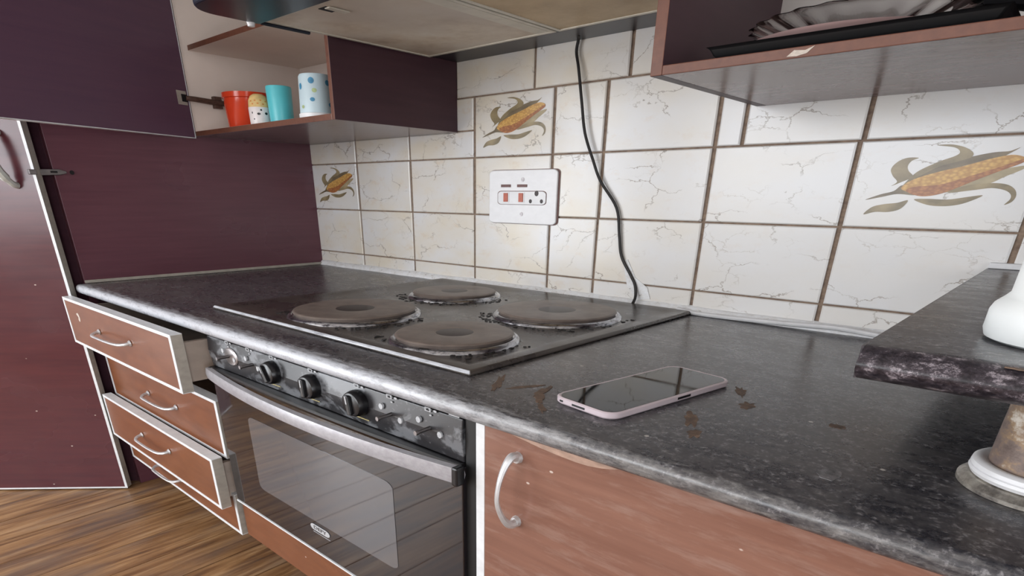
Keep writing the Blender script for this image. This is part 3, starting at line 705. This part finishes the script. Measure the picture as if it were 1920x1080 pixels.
# ------------------------------------------------------------------ base cupboard on the right
bc = thing('base_cupboard', (1.0, -0.3, 0), 'scuffed brown base cupboard door beside the oven', 'cupboard')
MB().box(0.5815, 0.5935, -0.606, -0.02, 0.085, TB - 0.001).build('side_panel', 'white_edge', bc, 0.0006)
MB().box(0.5935, 1.40, -0.588, -0.02, 0.085, TB - 0.001).build('carcass', 'dark_inside', bc)
MB().box(0.5815, 1.40, -0.560, -0.545, 0.0005, 0.085).build('plinth', 'dark_inside', bc)
cd = MB().box(0.5945, 1.10, -0.607, -0.589, 0.092, TB - 0.0015).build('door', 'cupboard_wood', bc, 0.0008)
MB().box(1.104, 1.40, -0.607, -0.589, 0.092, TB - 0.0015).build('door', 'cupboard_wood', bc, 0.0008)
def vhandle():
    pts = [(0.6375, -0.607, H - 0.184), (0.6370, -0.616, H - 0.1815), (0.6355, -0.624, H - 0.190), (0.634, -0.630, H - 0.206), (0.634, -0.632, H - 0.224), (0.636, -0.626, H - 0.242), (0.638, -0.617, H - 0.252), (0.638, -0.607, H - 0.252)]
    P = bez(pts, 6); L = len(P)
    hb_ = MB().tube(P, [0.0036 + 0.0012 * math.cos(math.pi * 2 * i / L) for i in range(L)], 8, 0, (1, 1))
    hb_.tube([(0.6375, -0.607, H - 0.184), (0.6375, -0.611, H - 0.184)], [0.006, 0.005], 10); hb_.tube([(0.638, -0.607, H - 0.252), (0.638, -0.611, H - 0.252)], [0.006, 0.005], 10)
    return hb_.build('handle', 'chrome', cd, 0, True)
vhandle()
MB().poly([(x, -0.6071, z) for x, z in smooth_loop([(0.628, TB - 0.003), (0.66, TB - 0.0025), (0.71, TB - 0.0025), (0.745, TB - 0.003), (0.715, TB - 0.0095), (0.675, TB - 0.0085), (0.645, TB - 0.0055)], 3)], (0, -0.0003, 0)).build('worn_scuff', 'scuffed_wood', cd)
d1 = [o_ for o_ in du.children if o_.name == 'drawer'][0]
MB().poly([(x, -0.6521, z) for x, z in smooth_loop([(-0.512, H - 0.189), (-0.500, H - 0.186), (-0.494, H - 0.195), (-0.499, H - 0.203), (-0.506, H - 0.200), (-0.503, H - 0.194)], 3)], (0, -0.0003, 0)).build('paint_chip', 'chip', d1)

# ------------------------------------------------------------------ electric hob
hob = thing('electric_hob', (0.215, -0.28, T), 'black enamel electric hob with four solid plates in the worktop', 'hob')
tr = MB(); a, b, c, d = -0.091, 0.520, -0.551, -0.016
o1 = [(a, c), (b, c), (b, d), (a, d)]
def ring_z(ins, z): return [(a + ins, c + ins, z), (b - ins, c + ins, z), (b - ins, d - ins, z), (a + ins, d - ins, z)]
lv = [ring_z(0, T + 0.0002), ring_z(-0.001, T + 0.003), ring_z(0.002, T + 0.0062), ring_z(0.012, T + 0.0072), ring_z(0.022, T + 0.0058), ring_z(0.030, T + 0.0040)]
vs = [p for r in lv for p in r]
fs = [(i * 4 + j, i * 4 + (j + 1) % 4, i * 4 + 4 + (j + 1) % 4, i * 4 + 4 + j) for i in range(5) for j in range(4)] + [(3, 2, 1, 0), (20, 21, 22, 23)]
tr.add(vs, fs)
tr.m[4] = 1          # front edge painted pale as a window highlight
trs = tr.build('tray', ['hob_enamel', 'hob_edge_glint'], hob, 0.0012, True)
for (cx, cy, r, nm) in ((0.140, -0.4245, 0.0950, 'large front left hot plate'), (0.113, -0.176, 0.0780, 'small back left hot plate'), (0.388, -0.4445, 0.0780, 'small front right hot plate'), (0.378, -0.205, 0.0937, 'large back right hot plate')):
    zt = T + 0.0040
    pr = [(r + 0.009, zt), (r + 0.0078, zt + 0.0030), (r + 0.0045, zt + 0.0052), (r + 0.002, zt + 0.0056), (r + 0.0008, zt + 0.0045)]
    bz = MB().lathe([(r - 0.004, zt + 0.001)] + [(r - 0.001, zt + 0.007), (r, zt + 0.0085), (r - 0.0015, zt + 0.0100), (r - 0.004, zt + 0.0104), (r * 0.36, zt + 0.0102), (r * 0.33, zt + 0.0098)], cx, cy, 64, 0, 1.033)
    bz = bz.build('hot_plate', 'hotplate', hob, 0, True); bz['label'] = nm
    MB().lathe(pr, cx, cy, 64, 0, 1.033).build('spill_ring', 'spill_ring', bz, 0, True)
    MB().lathe([(r * 0.325, zt + 0.0097), (r * 0.30, zt + 0.0100), (0.0001, zt + 0.0100)], cx, cy, 40, 0, 1.033).build('hub', 'hotplate_hub', bz, 0, True)
    rnd = random.Random(int(cx * 1000))
    cr = MB()
    for _ in range(70):
        an = rnd.uniform(-2.6, 0.5); rr = r + rnd.uniform(0.010, 0.030); s_ = rnd.uniform(0.0012, 0.0042)
        px, py = cx + rr * math.cos(an), cy + rr * math.sin(an) * 1.03
        if py < -0.517 or px > 0.487: continue
        q = [(px + s_ * rnd.uniform(.5, 1.2) * math.cos(t), py + s_ * rnd.uniform(.5, 1.2) * math.sin(t), zt) for t in (0, 1.2, 2.4, 3.7, 5)]
        cr.poly(q, (0, 0, rnd.uniform(0.0006, 0.0014)))
    ck = cr.build('burnt_crumbs', 'burnt_crust', hob); ck['kind'] = 'stuff'

# ------------------------------------------------------------------ left wall cabinet
wc = thing('wall_cabinet', (-0.32, -0.15, H + 0.151), 'dark wall cabinet with open door and cups beside the range hood', 'cabinet')
zb, zt = H + 0.151, H + 0.62
MB().box(-0.0560, -0.0458, -0.300, -0.004, zb, zt, 0, front=1, bottom=2).build('side_panel', ['dark_inside', 'edge_wood', 'grey_underside'], wc, 0.0008)
MB().box(-0.6000, -0.5900, -0.300, -0.004, zb, zt, 0, front=1, right=2).build('side_panel', ['dark_inside', 'edge_wood', 'inner_beige'], wc)
MB().box(-0.5900, -0.0560, -0.300, -0.004, zb, zb + 0.0095, 0, front=1, bottom=2).build('bottom_panel', ['inner_beige', 'edge_wood', 'grey_underside'], wc, 0.0008)
MB().box(-0.5900, -0.0560, -0.012, -0.004, zb + 0.0095, zt).build('back_panel', 'inner_beige', wc)
MB().box(-0.5900, -0.0560, -0.284, -0.012, H + 0.3125, H + 0.3215, 0, front=1).build('shelf', ['inner_beige', 'edge_wood'], wc)
MB().box(-0.6000, -0.0458, -0.300, -0.004, zt, zt + 0.010).build('top_panel', 'dark_inside', wc)
# door swung open towards the room
hx, hyy = -0.5862, -0.3045; dv_ = Vector((0.147, -0.4, 0)).normalized(); nv = Vector((-dv_.y, dv_.x, 0)) * -1   # nv points to the outer face
def wpt(s_, o_, z_): return (hx + dv_.x * s_ + nv.x * o_, hyy + dv_.y * s_ + nv.y * o_, z_)
wd = MB().poly([wpt(0.0, 0, zb - 0.003), wpt(0.545, 0, zb - 0.003), wpt(0.545, 0.016, zb - 0.003), wpt(0.0, 0.016, zb - 0.003)], (0, 0, 0.47)).build('door', 'purple_door', wc)
eb = MB()
eb.poly([wpt(-0.001, -0.0006, zb - 0.0045), wpt(0.545, -0.0006, zb - 0.0045), wpt(0.545, 0.016, zb - 0.0045), wpt(-0.001, 0.016, zb - 0.0045)], (0, 0, 0.0014))
eb.poly([wpt(-0.0016, -0.0006, zb - 0.0045), wpt(0.0004, -0.0006, zb - 0.0045), wpt(0.0, 0.016, zb - 0.0045), wpt(-0.0016, 0.016, zb - 0.0045)], (0, 0, 0.47))
eb.build('edge_band', 'white_edge', wd)
hz = H + 0.222
hg = MB().poly([wpt(0.005, -0.001, hz - 0.013), wpt(0.030, -0.001, hz - 0.013), wpt(0.030, 0.0, hz - 0.013), wpt(0.005, 0.0, hz - 0.013)], (0, 0, 0.026)).build('hinge', 'cream_edge', wd)
MB().poly([wpt(0.004, -0.0016, hz - 0.007), wpt(0.019, -0.0016, hz - 0.007), wpt(0.019, -0.001, hz - 0.007), wpt(0.004, -0.001, hz - 0.007)], (0, 0, 0.014)).build('hinge_cup', 'dark_gap', hg)
hm = MB().tube([wpt(0.010, -0.004, hz), (-0.576, -0.296, hz - 0.0005), (-0.578, -0.262, hz - 0.002), (-0.578, -0.215, hz - 0.003)], [0.0048, 0.0052, 0.0056, 0.005], 8)
hm.box(-0.5898, -0.577, -0.250, -0.232, hz - 0.0135, hz + 0.0095)
hm.build('hinge_arm', 'rusty_metal', wc, 0.0005)

# ------------------------------------------------------------------ cups on the cabinet floor
CZ = H + 0.161
def cup(name, prof, cx, cy, mats, label, cat='cup', lean=(0, 0), inner=None, midx=None, sm=True):
    p = [(r, CZ + z) for r, z in prof]
    o = MB().lathe(p, cx, cy, 48, 0, 1.03, lean=(lean[0], lean[1], CZ + prof[0][1] + 0.035), mats=midx).build(name, mats, None, 0, sm)
    return tag(o, label, cat)
cup('plastic_tumbler', [(0.0001, 0.002), (0.034, 0.0), (0.036, 0.001), (0.0475, 0.046), (0.0485, 0.056), (0.0525, 0.057), (0.0535, 0.066), (0.051, 0.066), (0.0475, 0.054), (0.034, 0.004), (0.0001, 0.004)], -0.466, -0.232, 'red_cup', 'glossy orange red plastic tumbler, leftmost in the open wall cabinet', lean=(0.16, 0.13))
o = cup('turquoise_beaker', [(0.0001, 0.002), (0.0215, 0.0), (0.0225, 0.001), (0.0245, 0.063), (0.0235, 0.0655), (0.021, 0.062), (0.019, 0.004), (0.0001, 0.004)], -0.310, -0.244, 'turquoise_cup', 'plain turquoise beaker between the patterned cup and white cup')
wh = cup('upturned_cup', [(0.0335, 0.0), (0.0345, 0.001), (0.0345, 0.008), (0.0325, 0.009), (0.0295, 0.066), (0.0275, 0.0695), (0.0001, 0.0705)], -0.166, -0.252, ['pale_cup', 'white_plastic'], 'white upturned cup with blue spots at the cabinet right side', midx=[1, 1, 1, 0, 0, 0, 0])
def on_cup(cx, cy, rf, az, z, ra, rz, mat, parent, name, n=12):
    """oval spot wrapped on a cup's side"""
    pts = []; 
    for i in range(n):
        a = 2 * math.pi * i / n; zz = z + rz * math.sin(a); r = rf(zz) + 0.0004; q = az + ra * math.cos(a) / r
        pts.append((cx + r * math.cos(q), cy + r * 1.03 * math.sin(q), CZ + zz))
    m = MB(); c0 = (cx + (rf(z) + 0.0007) * math.cos(az), cy + (rf(z) + 0.0007) * 1.03 * math.sin(az), CZ + z)
    m.add(pts + [c0], [(i, (i + 1) % n, n) for i in range(n)])
    return m.build(name, mat, parent, 0, True)
az0 = math.atan2(-1.0 + 0.25, 0.9638 + 0.166)
rf = lambda z: 0.0325 - (z - 0.009) * 0.0030 / 0.057
for da, z, ra, rz, mt in ((-0.25, 0.058, 0.0055, 0.0050, 'cup_blue'), (-0.10, 0.043, 0.0045, 0.0035, 'cup_green'), (-0.25, 0.029, 0.0046, 0.0032, 'cup_blue'), (-1.05, 0.050, 0.0040, 0.0050, 'cup_blue'), (0.75, 0.056, 0.005, 0.0045, 'cup_blue'), (0.80, 0.022, 0.0045, 0.0035, 'cup_blue'), (-0.9, 0.018, 0.0035, 0.0028, 'cup_green'), (1.4, 0.036, 0.004, 0.004, 'cup_blue')):
    on_cup(-0.166, -0.252, rf, az0 + da, z, ra, rz, mt, wh, 'spot')
fb = cup('football_cup', [(0.0001, 0.002), (0.0185, 0.0), (0.0205, 0.001), (0.0212, 0.030), (0.0208, 0.031), (0.0195, 0.043), (0.015, 0.051), (0.009, 0.0545), (0.0001, 0.0555)], -0.355, -0.266, ['ball_white', 'ball_yellow'], 'white cup with black spots and yellow top, behind turquoise beaker', midx=[0, 0, 0, 0, 1, 1, 1, 1])
az1 = math.atan2(-1.0 + 0.262, 0.9638 + 0.372); rf2 = lambda z: 0.0206 + z * 0.0002 if z < 0.031 else 0.0206 - (z - 0.031) ** 2 * 9
for da, z, ra, rz in ((0.15, 0.026, 0.0042, 0.0024), (-0.10, 0.019, 0.0036, 0.0022), (0.60, 0.020, 0.0032, 0.0024), (-0.75, 0.021, 0.0014, 0.0020), (-0.6, 0.010, 0.0014, 0.0014)):
    on_cup(-0.355, -0.266, rf2, az1 + da, z, ra, rz, 'black_plastic', fb, 'black_spot', 8)
for da, z in ((-0.6, 0.036), (-0.1, 0.037), (0.4, 0.036), (-0.35, 0.042), (0.2, 0.0425), (0.7, 0.041), (-0.8, 0.041)):
    on_cup(-0.355, -0.266, lambda zz: 0.0209 - max(0, zz - 0.031) ** 1.5 * 1.25, az1 + da, z, 0.0022, 0.0012, 'ball_orange', fb, 'orange_fleck', 6)

# ------------------------------------------------------------------ range hood
rh = thing('range_hood', (0.25, -0.25, H + 0.262), 'greasy dark range hood with beige filter panels above the hob', 'range hood')
zh = H + 0.268
MB().box(-0.0445, 0.5600, -0.425, -0.070, zh + 0.001, zh + 0.09).build('body', 'hood_navy', rh, 0.002)
MB().box(-0.0445, 0.5600, -0.070, -0.002, zh + 0.001, zh + 0.09).build('back_board', 'hood_back', rh, 0.001)
def filt(x0, x1, mat):
    f = MB().box(x0 + 0.006, x1 - 0.006, -0.413, -0.089, zh - 0.0010, zh + 0.0010).build('filter_panel', mat, rh)
    b = MB()
    for xa, xb, ya, yb in ((x0, x1, -0.419, -0.412), (x0, x1, -0.090, -0.083), (x0, x0 + 0.007, -0.412, -0.090), (x1 - 0.007, x1, -0.412, -0.090)): b.box(xa, xb, ya, yb, zh - 0.0022, zh + 0.0009)
    b.build('filter_frame', 'filter_frame', f, 0.0008); return f
f1 = filt(-0.0385, 0.2580, 'greasy_filter'); filt(0.2630, 0.5560, 'greasy_filter_brown')
MB().box(0.2250, 0.2500, -0.410, -0.094, zh - 0.0020, zh - 0.0008).build('filter_strip', 'filter_frame', f1)
MB().box(0.082, 0.100, -0.400, -0.378, zh - 0.0018, zh - 0.0011).build('catch_recess', 'dark_gap', f1)
MB().box(0.094, 0.106, -0.398, -0.364, zh - 0.0030, zh - 0.0012).build('catch', 'filter_frame', f1, 0.0006)
# visor: slab with rounded corners in plan
vp_ = []
for cx, cy, a0 in ((-0.043 + 0.045, -0.535 + 0.045, 180), (0.560 - 0.045, -0.535 + 0.045, 270)):
    for i in range(9): a = math.radians(a0 + 90 * i / 8); vp_.append((cx + 0.045 * math.cos(a), cy + 0.045 * math.sin(a)))
vp_ += [(0.560, -0.421), (-0.043, -0.421)]
MB().poly([(x, y, H + 0.262) for x, y in vp_], (0, 0, 0.034)).build('visor', 'hood_navy', rh, 0.004, False, 3)
MB().poly([(-0.0445, -0.4205, H + 0.2625), (-0.0445, -0.335, H + 0.2625), (-0.0395, -0.335, H + 0.2625), (-0.0395, -0.4205, H + 0.2625)], (0, 0, 0.008)).build('side_lip', 'hood_navy', rh, 0.002)
MB().tube([(-0.041, -0.436, H + 0.264), (-0.041, -0.436, H + 0.2575)], [0.0065, 0.005], 12).build('button', 'white_plastic', rh, 0, True)

# ------------------------------------------------------------------ right wall cabinet, open front
rc = thing('open_wall_cabinet', (0.9, -0.15, H + 0.153), 'open wall cabinet holding black tray and plates, right of the hood', 'cabinet')
zr, zrt = H + 0.153, H + 0.62
MB().box(0.5624, 0.5765, -0.310, -0.004, zr, zrt, 0, front=1).build('side_panel', ['dark_inside', 'edge_wood'], rc, 0.0008)
MB().box(0.5765, 1.25, -0.310, -0.004, zr, zr + 0.009, 0, front=1, bottom=2).build('bottom_panel', ['dark_inside', 'edge_wood', 'grey_underside'], rc, 0.0008)
MB().box(1.25, 1.264, -0.310, -0.004, zr, zrt, 0, front=1).build('side_panel', ['dark_inside', 'edge_wood'], rc)
MB().box(0.5765, 1.25, -0.012, -0.004, zr + 0.009, zrt).build('back_panel', 'inner_grey', rc)
MB().box(0.5624, 1.264, -0.310, -0.004, zrt, zrt + 0.01).build('top_panel', 'dark_inside', rc)
MB().poly([(0.706, -0.3102, zr + 0.002), (0.712, -0.3102, zr + 0.0065), (0.722, -0.3102, zr + 0.0055), (0.730, -0.3102, zr + 0.008), (0.724, -0.3102, zr + 0.003), (0.715, -0.3102, zr + 0.0015)], (0, -0.0003, 0)).build('chipped_spot', 'chip', rc)
SZ = zr + 0.009
# black baking tray
t0, t1, ty0, ty1 = 0.622, 0.868, -0.302, -0.060
lv = []
for ins, z in ((0.010, 0.0), (0.004, 0.004), (0.0, 0.0105), (-0.004, 0.0115), (0.002, 0.0100), (0.012, 0.0030)):
    lv.append([(x, y, SZ + z) for x, y in ((t0 + ins, ty0 + ins), (t1 - ins, ty0 + ins), (t1 - ins, ty1 - ins), (t0 + ins, ty1 - ins))])
q = MB(); vs = [p for r in lv for p in r]
q.add(vs, [(i * 4 + j, i * 4 + (j + 1) % 4, i * 4 + 4 + (j + 1) % 4, i * 4 + 4 + j) for i in range(5) for j in range(4)] + [(3, 2, 1, 0), (20, 21, 22, 23)])
tag(q.build('baking_tray', 'black_matte', None, 0.002, True), 'flat black baking tray on the open cabinet floor under the plates', 'tray')
PZ = SZ + 0.004
tag(MB().lathe([(0.0001, PZ), (0.062, PZ), (0.070, PZ + 0.003), (0.104, PZ + 0.0135), (0.1075, PZ + 0.0155), (0.104, PZ + 0.0158), (0.068, PZ + 0.0050), (0.0001, PZ + 0.0030)], 0.724, -0.180, 72, 0, 1.0).build('pink_plate', 'pink_plate', None, 0, True), 'pale pink plate on the black tray beneath the fluted glass plate', 'plate')
GZ = PZ + 0.0125
tag(MB().lathe([(0.0001, GZ), (0.055, GZ), (0.064, GZ + 0.002), (0.100, GZ + 0.0145), (0.107, GZ + 0.0175), (0.1055, GZ + 0.0185), (0.098, GZ + 0.0165), (0.062, GZ + 0.0045), (0.0001, GZ + 0.0025)], 0.728, -0.182, 192, 0, 1.0, 24, 0.022).build('glass_plate', 'clear_glass', None, 0, True), 'clear fluted glass plate stacked on the pink plate', 'plate')
pn = thing('black_pan', (0.93, -0.12, SZ), 'black rounded pan standing behind the tray at the right', 'pan')
MB().lathe([(0.0001, SZ), (0.058, SZ), (0.076, SZ + 0.010), (0.083, SZ + 0.034), (0.084, SZ + 0.046), (0.081, SZ + 0.046), (0.072, SZ + 0.012), (0.0001, SZ + 0.004)], 0.9600, -0.130, 56, 0, 1.0).build('bowl', 'black_matte', pn, 0, True)
MB().tube(bez([(0.885, -0.145, SZ + 0.032), (0.868, -0.160, SZ + 0.035), (0.848, -0.175, SZ + 0.037), (0.825, -0.185, SZ + 0.038), (0.805, -0.190, SZ + 0.037)], 5), 0.010, 10, 0, (1.0, 0.6)).build('handle', 'black_plastic', pn, 0, True)

# ------------------------------------------------------------------ wall socket
so = thing('wall_socket', (0.133, -0.004, H + 0.033), 'square white cooker socket plate with red switches on the tiles', 'socket')
pts = rrect(0.0480, 0.2185, H - 0.0140, H + 0.0805, 0.012, 0.0066)
sp = MB().poly([(x, -0.0040, z) for x, z in pts], (0, -0.0055, 0)).build('plate', 'socket_white', so, 0.0016)
MB().poly([(x, -0.0042, z) for x, z in rrect(0.0468, 0.2215, H - 0.0148, H + 0.0815, 0.012, 0.0066)], (0, -0.0008, 0)).build('grimy_edge', 'socket_bronze', so)
yq = -0.0095
MB().poly([(x, yq, z) for x, z in rrect(0.0735, 0.1945, H + 0.0205, H + 0.0435, 0.010, 0.0055)], (0, -0.0018, 0)).build('insert', 'white_plastic', so, 0.0006)
MB().poly([(x, yq + 0.0006, z) for x, z in rrect(0.0715, 0.1955, H + 0.0198, H + 0.0445, 0.010, 0.0055)], (0, -0.0009, 0)).build('insert_gap', 'socket_bronze', so)
for x in (0.0955, 0.1345):
    s_ = MB().poly([(a_, yq - 0.0018, c_) for a_, c_ in rrect(x - 0.0085, x + 0.0085, H + 0.0235, H + 0.0420, 0.003, 0.002)], (0, -0.0007, 0)).build('switch', 'white_plastic', so)
    s_['label'] = 'rocker switch with red face'
    MB().poly([(x - 0.0055, yq - 0.0025, H + 0.0250), (x + 0.0055, yq - 0.0025, H + 0.0250), (x + 0.0055, yq - 0.0025, H + 0.0405), (x - 0.0055, yq - 0.0025, H + 0.0405)], (0, -0.0016, 0)).build('rocker', 'red_switch', s_, 0.0006)
for x, z, r in ((0.1725, 0.0400, 0.0048), (0.1580, 0.0265, 0.0036), (0.1850, 0.0265, 0.0036)):
    MB().tube([(x, yq - 0.0010, H + z), (x, yq - 0.0022, H + z)], r, 12).build('pin_hole', 'socket_dark', so)
for x, z in ((0.1362, 0.0640), (0.1345, 0.0035)):
    MB().tube([(x, yq + 0.001, H + z), (x, yq - 0.0008, H + z)], 0.0038, 10).build('screw', 'dull_metal', so)
for x in (0.0935, 0.1352): MB().box(x - 0.0125, x + 0.0125, yq - 0.0016, yq, H + 0.0508, H + 0.0556).build('indicator', 'socket_bronze', so, 0.0006)

# ------------------------------------------------------------------ cords
cp_ = [(0.2630, -0.030, H + 0.2705), (0.2505, -0.013, H + 0.2690), (0.2460, -0.011, H + 0.2524), (0.2540, -0.013, H + 0.2277), (0.2650, -0.014, H + 0.1814), (0.2762, -0.014, H + 0.1338), (0.2960, -0.013, H + 0.0928), (0.3140, -0.011, H + 0.0596), (0.3500, -0.009, H + 0.0180), (0.3605, -0.009, H - 0.0244), (0.3685, -0.008, H - 0.0592), (0.3900, -0.007, H - 0.0889), (0.4020, -0.008, H - 0.1060), (0.4085, -0.014, H - 0.1250), (0.4095, -0.026, T + 0.0035)]
tag(MB().tube(bez(cp_, 6), 0.0026, 8).build('power_cord', 'cord_black', None, 0, True), 'thin black cord hanging from the hood down the tiled wall', 'cord')
m = MB().poly([(0.371, -0.0036, H - 0.066), (0.380, -0.0036, H - 0.064), (0.399, -0.0036, H - 0.093), (0.425, -0.0036, H - 0.108), (0.433, -0.0036, H - 0.127), (0.405, -0.0036, H - 0.129), (0.384, -0.0036, H - 0.108)], (0, -0.0016, 0)).build('filler_smear', 'sealant', wb)
wp = [(0.495, -0.022, T + 0.0075), (0.525, -0.020, T + 0.0035), (0.60, -0.020, T + 0.004), (0.68, -0.018, T + 0.006), (0.74, -0.020, T + 0.009), (0.80, -0.026, T + 0.007), (0.86, -0.034, T + 0.004), (0.95, -0.035, T + 0.004)]
tag(MB().tube(bez(wp, 8), 0.0035, 8).build('white_cable', 'cord_white', None, 0, True), 'thin white cable lying along the back of the worktop', 'cable')

# ------------------------------------------------------------------ phone
ph = thing('smartphone', (0.688, -0.470, T), 'smartphone with black screen in pale pink case lying on the worktop', 'phone')
def phone_outline(w, l, r, z, n=6):
    out = []
    for cx, cy, a0 in ((w - r, l - r, 0), (-w + r, l - r, 90), (-w + r, -l + r, 180), (w - r, -l + r, 270)):
        for i in range(n + 1):
            a = math.radians(a0 + 90 * i / n); out.append((cx + r * math.cos(a), cy + r * math.sin(a)))
    an = math.radians(-9.5); 
    return [(0.6888 + x * math.cos(an) - y * math.sin(an), -0.4715 + x * math.sin(an) + y * math.cos(an), z) for x, y in out]
def ploc(x, y, z):
    an = math.radians(-9.5); return (0.6888 + x * math.cos(an) - y * math.sin(an), -0.4715 + x * math.sin(an) + y * math.cos(an), z)
lv = [phone_outline(0.0365, 0.0925, 0.013, T + 0.0005), phone_outline(0.038, 0.094, 0.014, T + 0.002), phone_outline(0.038, 0.094, 0.014, T + 0.0060), phone_outline(0.0365, 0.0925, 0.013, T + 0.0070), phone_outline(0.0350, 0.091, 0.012, T + 0.0066)]
nn = len(lv[0]); q = MB()
q.add([p for r in lv for p in r], [(i * nn + j, i * nn + (j + 1) % nn, i * nn + nn + (j + 1) % nn, i * nn + nn + j) for i in range(4) for j in range(nn)] + [tuple(reversed(range(nn))), tuple(4 * nn + j for j in range(nn))])
q.build('case', 'phone_case', ph, 0, True)
MB().poly(phone_outline(0.0348, 0.0908, 0.012, T + 0.0064), (0, 0, 0.0004)).build('screen', 'phone_screen', ph)
def pbox(x0, x1, y0, y1, z0, z1): 
    return MB().poly([ploc(x0, y0, z0), ploc(x1, y0, z0), ploc(x1, y1, z0), ploc(x0, y1, z0)], (0, 0, z1 - z0))
pbox(-0.010, 0.006, -0.0944, -0.090, T + 0.0030, T + 0.0048).build('charge_port', 'black_plastic', ph)
pbox(-0.026, -0.022, -0.0944, -0.090, T + 0.0032, T + 0.0048).build('headphone_jack', 'black_plastic', ph)
pbox(0.036, 0.0384, 0.000, 0.020, T + 0.0030, T + 0.0052).build('side_button', 'black_plastic', ph)

# ------------------------------------------------------------------ raised bar at the right
bt = 0.5795; bbm = 0.5595
br = thing('breakfast_bar', (1.0, -0.3, T), 'raised dark bar shelf on a rusty pipe at the right', 'bar')
pf = [(-0.001, bbm), (-0.001, bt), (-0.594, bt)] + [(-0.598 - 0.0125 * math.sin(math.pi * t_ / 10) ** 0.8, bt - 0.0004 - 0.0192 * t_ / 10) for t_ in range(0, 11)] + [(-0.597, bbm)]
q = MB().poly([(0.890, y, z) for y, z in pf], (0.75, 0, 0))
q.m = [0 if i in (0, 1, 2, 3, 4) else 1 for i in range(len(q.m))]
q.build('top_board', ['bar_top', 'bar_edge'], br, 0, True)
MB().box(0.8895, 1.64, -0.012, -0.002, bt + 0.0003, bt + 0.007).build('back_strip', 'cord_white', br, 0.001)
MB().box(0.8885, 0.8900, -0.600, -0.004, bbm + 0.0005, bt - 0.0005).build('end_edge', 'bar_edge', br)
patch('chipped_spot', 'burnt_patch', 0.965, -0.6015, 0.009, 0.003, 0, br, z=bt - 0.0012, seed=5, amp=0.2)
px, py = 0.993, -0.487
MB().lathe([(0.0305, T + 0.004), (0.0305, T + 0.02), (0.030, bbm - 0.0005)], px, py, 40, 0, 1.0).build('pipe', 'rusty_pipe', br, 0, True)
MB().lathe([(0.0445, T + 0.0003), (0.0445, T + 0.003), (0.041, T + 0.0065), (0.034, T + 0.0075), (0.0306, T + 0.008)], px, py, 48, 0, 1.0).build('flange', 'flange_metal', br, 0, True)
MB().lathe([(0.0310, T + 0.0085), (0.0385, T + 0.0080), (0.0400, T + 0.0105), (0.0395, T + 0.0125), (0.0385, T + 0.0130), (0.0395, T + 0.0135), (0.0390, T + 0.0160), (0.0370, T + 0.0175), (0.0330, T + 0.0175), (0.0315, T + 0.0165)], px, py, 48, 0, 1.0).build('white_collar', 'white_plastic', br, 0, True)

# white bottle on the bar
bb = thing('white_bottle', (0.984, -0.515, bt), 'white plastic bottle with flared foot standing on the raised bar', 'bottle')
MB().lathe([(0.0001, bt + 0.001), (0.044, bt + 0.0004), (0.0475, bt + 0.002), (0.0490, bt + 0.006), (0.0490, bt + 0.0165), (0.0475, bt + 0.0205), (0.0435, bt + 0.0245), (0.0415, bt + 0.027), (0.0410, bt + 0.060), (0.0400, bt + 0.090), (0.0330, bt + 0.105), (0.018, bt + 0.113), (0.0125, bt + 0.116), (0.0125, bt + 0.124), (0.0001, bt + 0.1245)], 0.984, -0.515, 64, 0, 1.0).build('body', 'bottle_white', bb, 0, True)
MB().lathe([(0.0145, bt + 0.1235), (0.0145, bt + 0.137), (0.0125, bt + 0.139), (0.0001, bt + 0.139)], 0.984, -0.515, 32, 0, 1.0).build('cap', 'white_plastic', bb, 0, True)
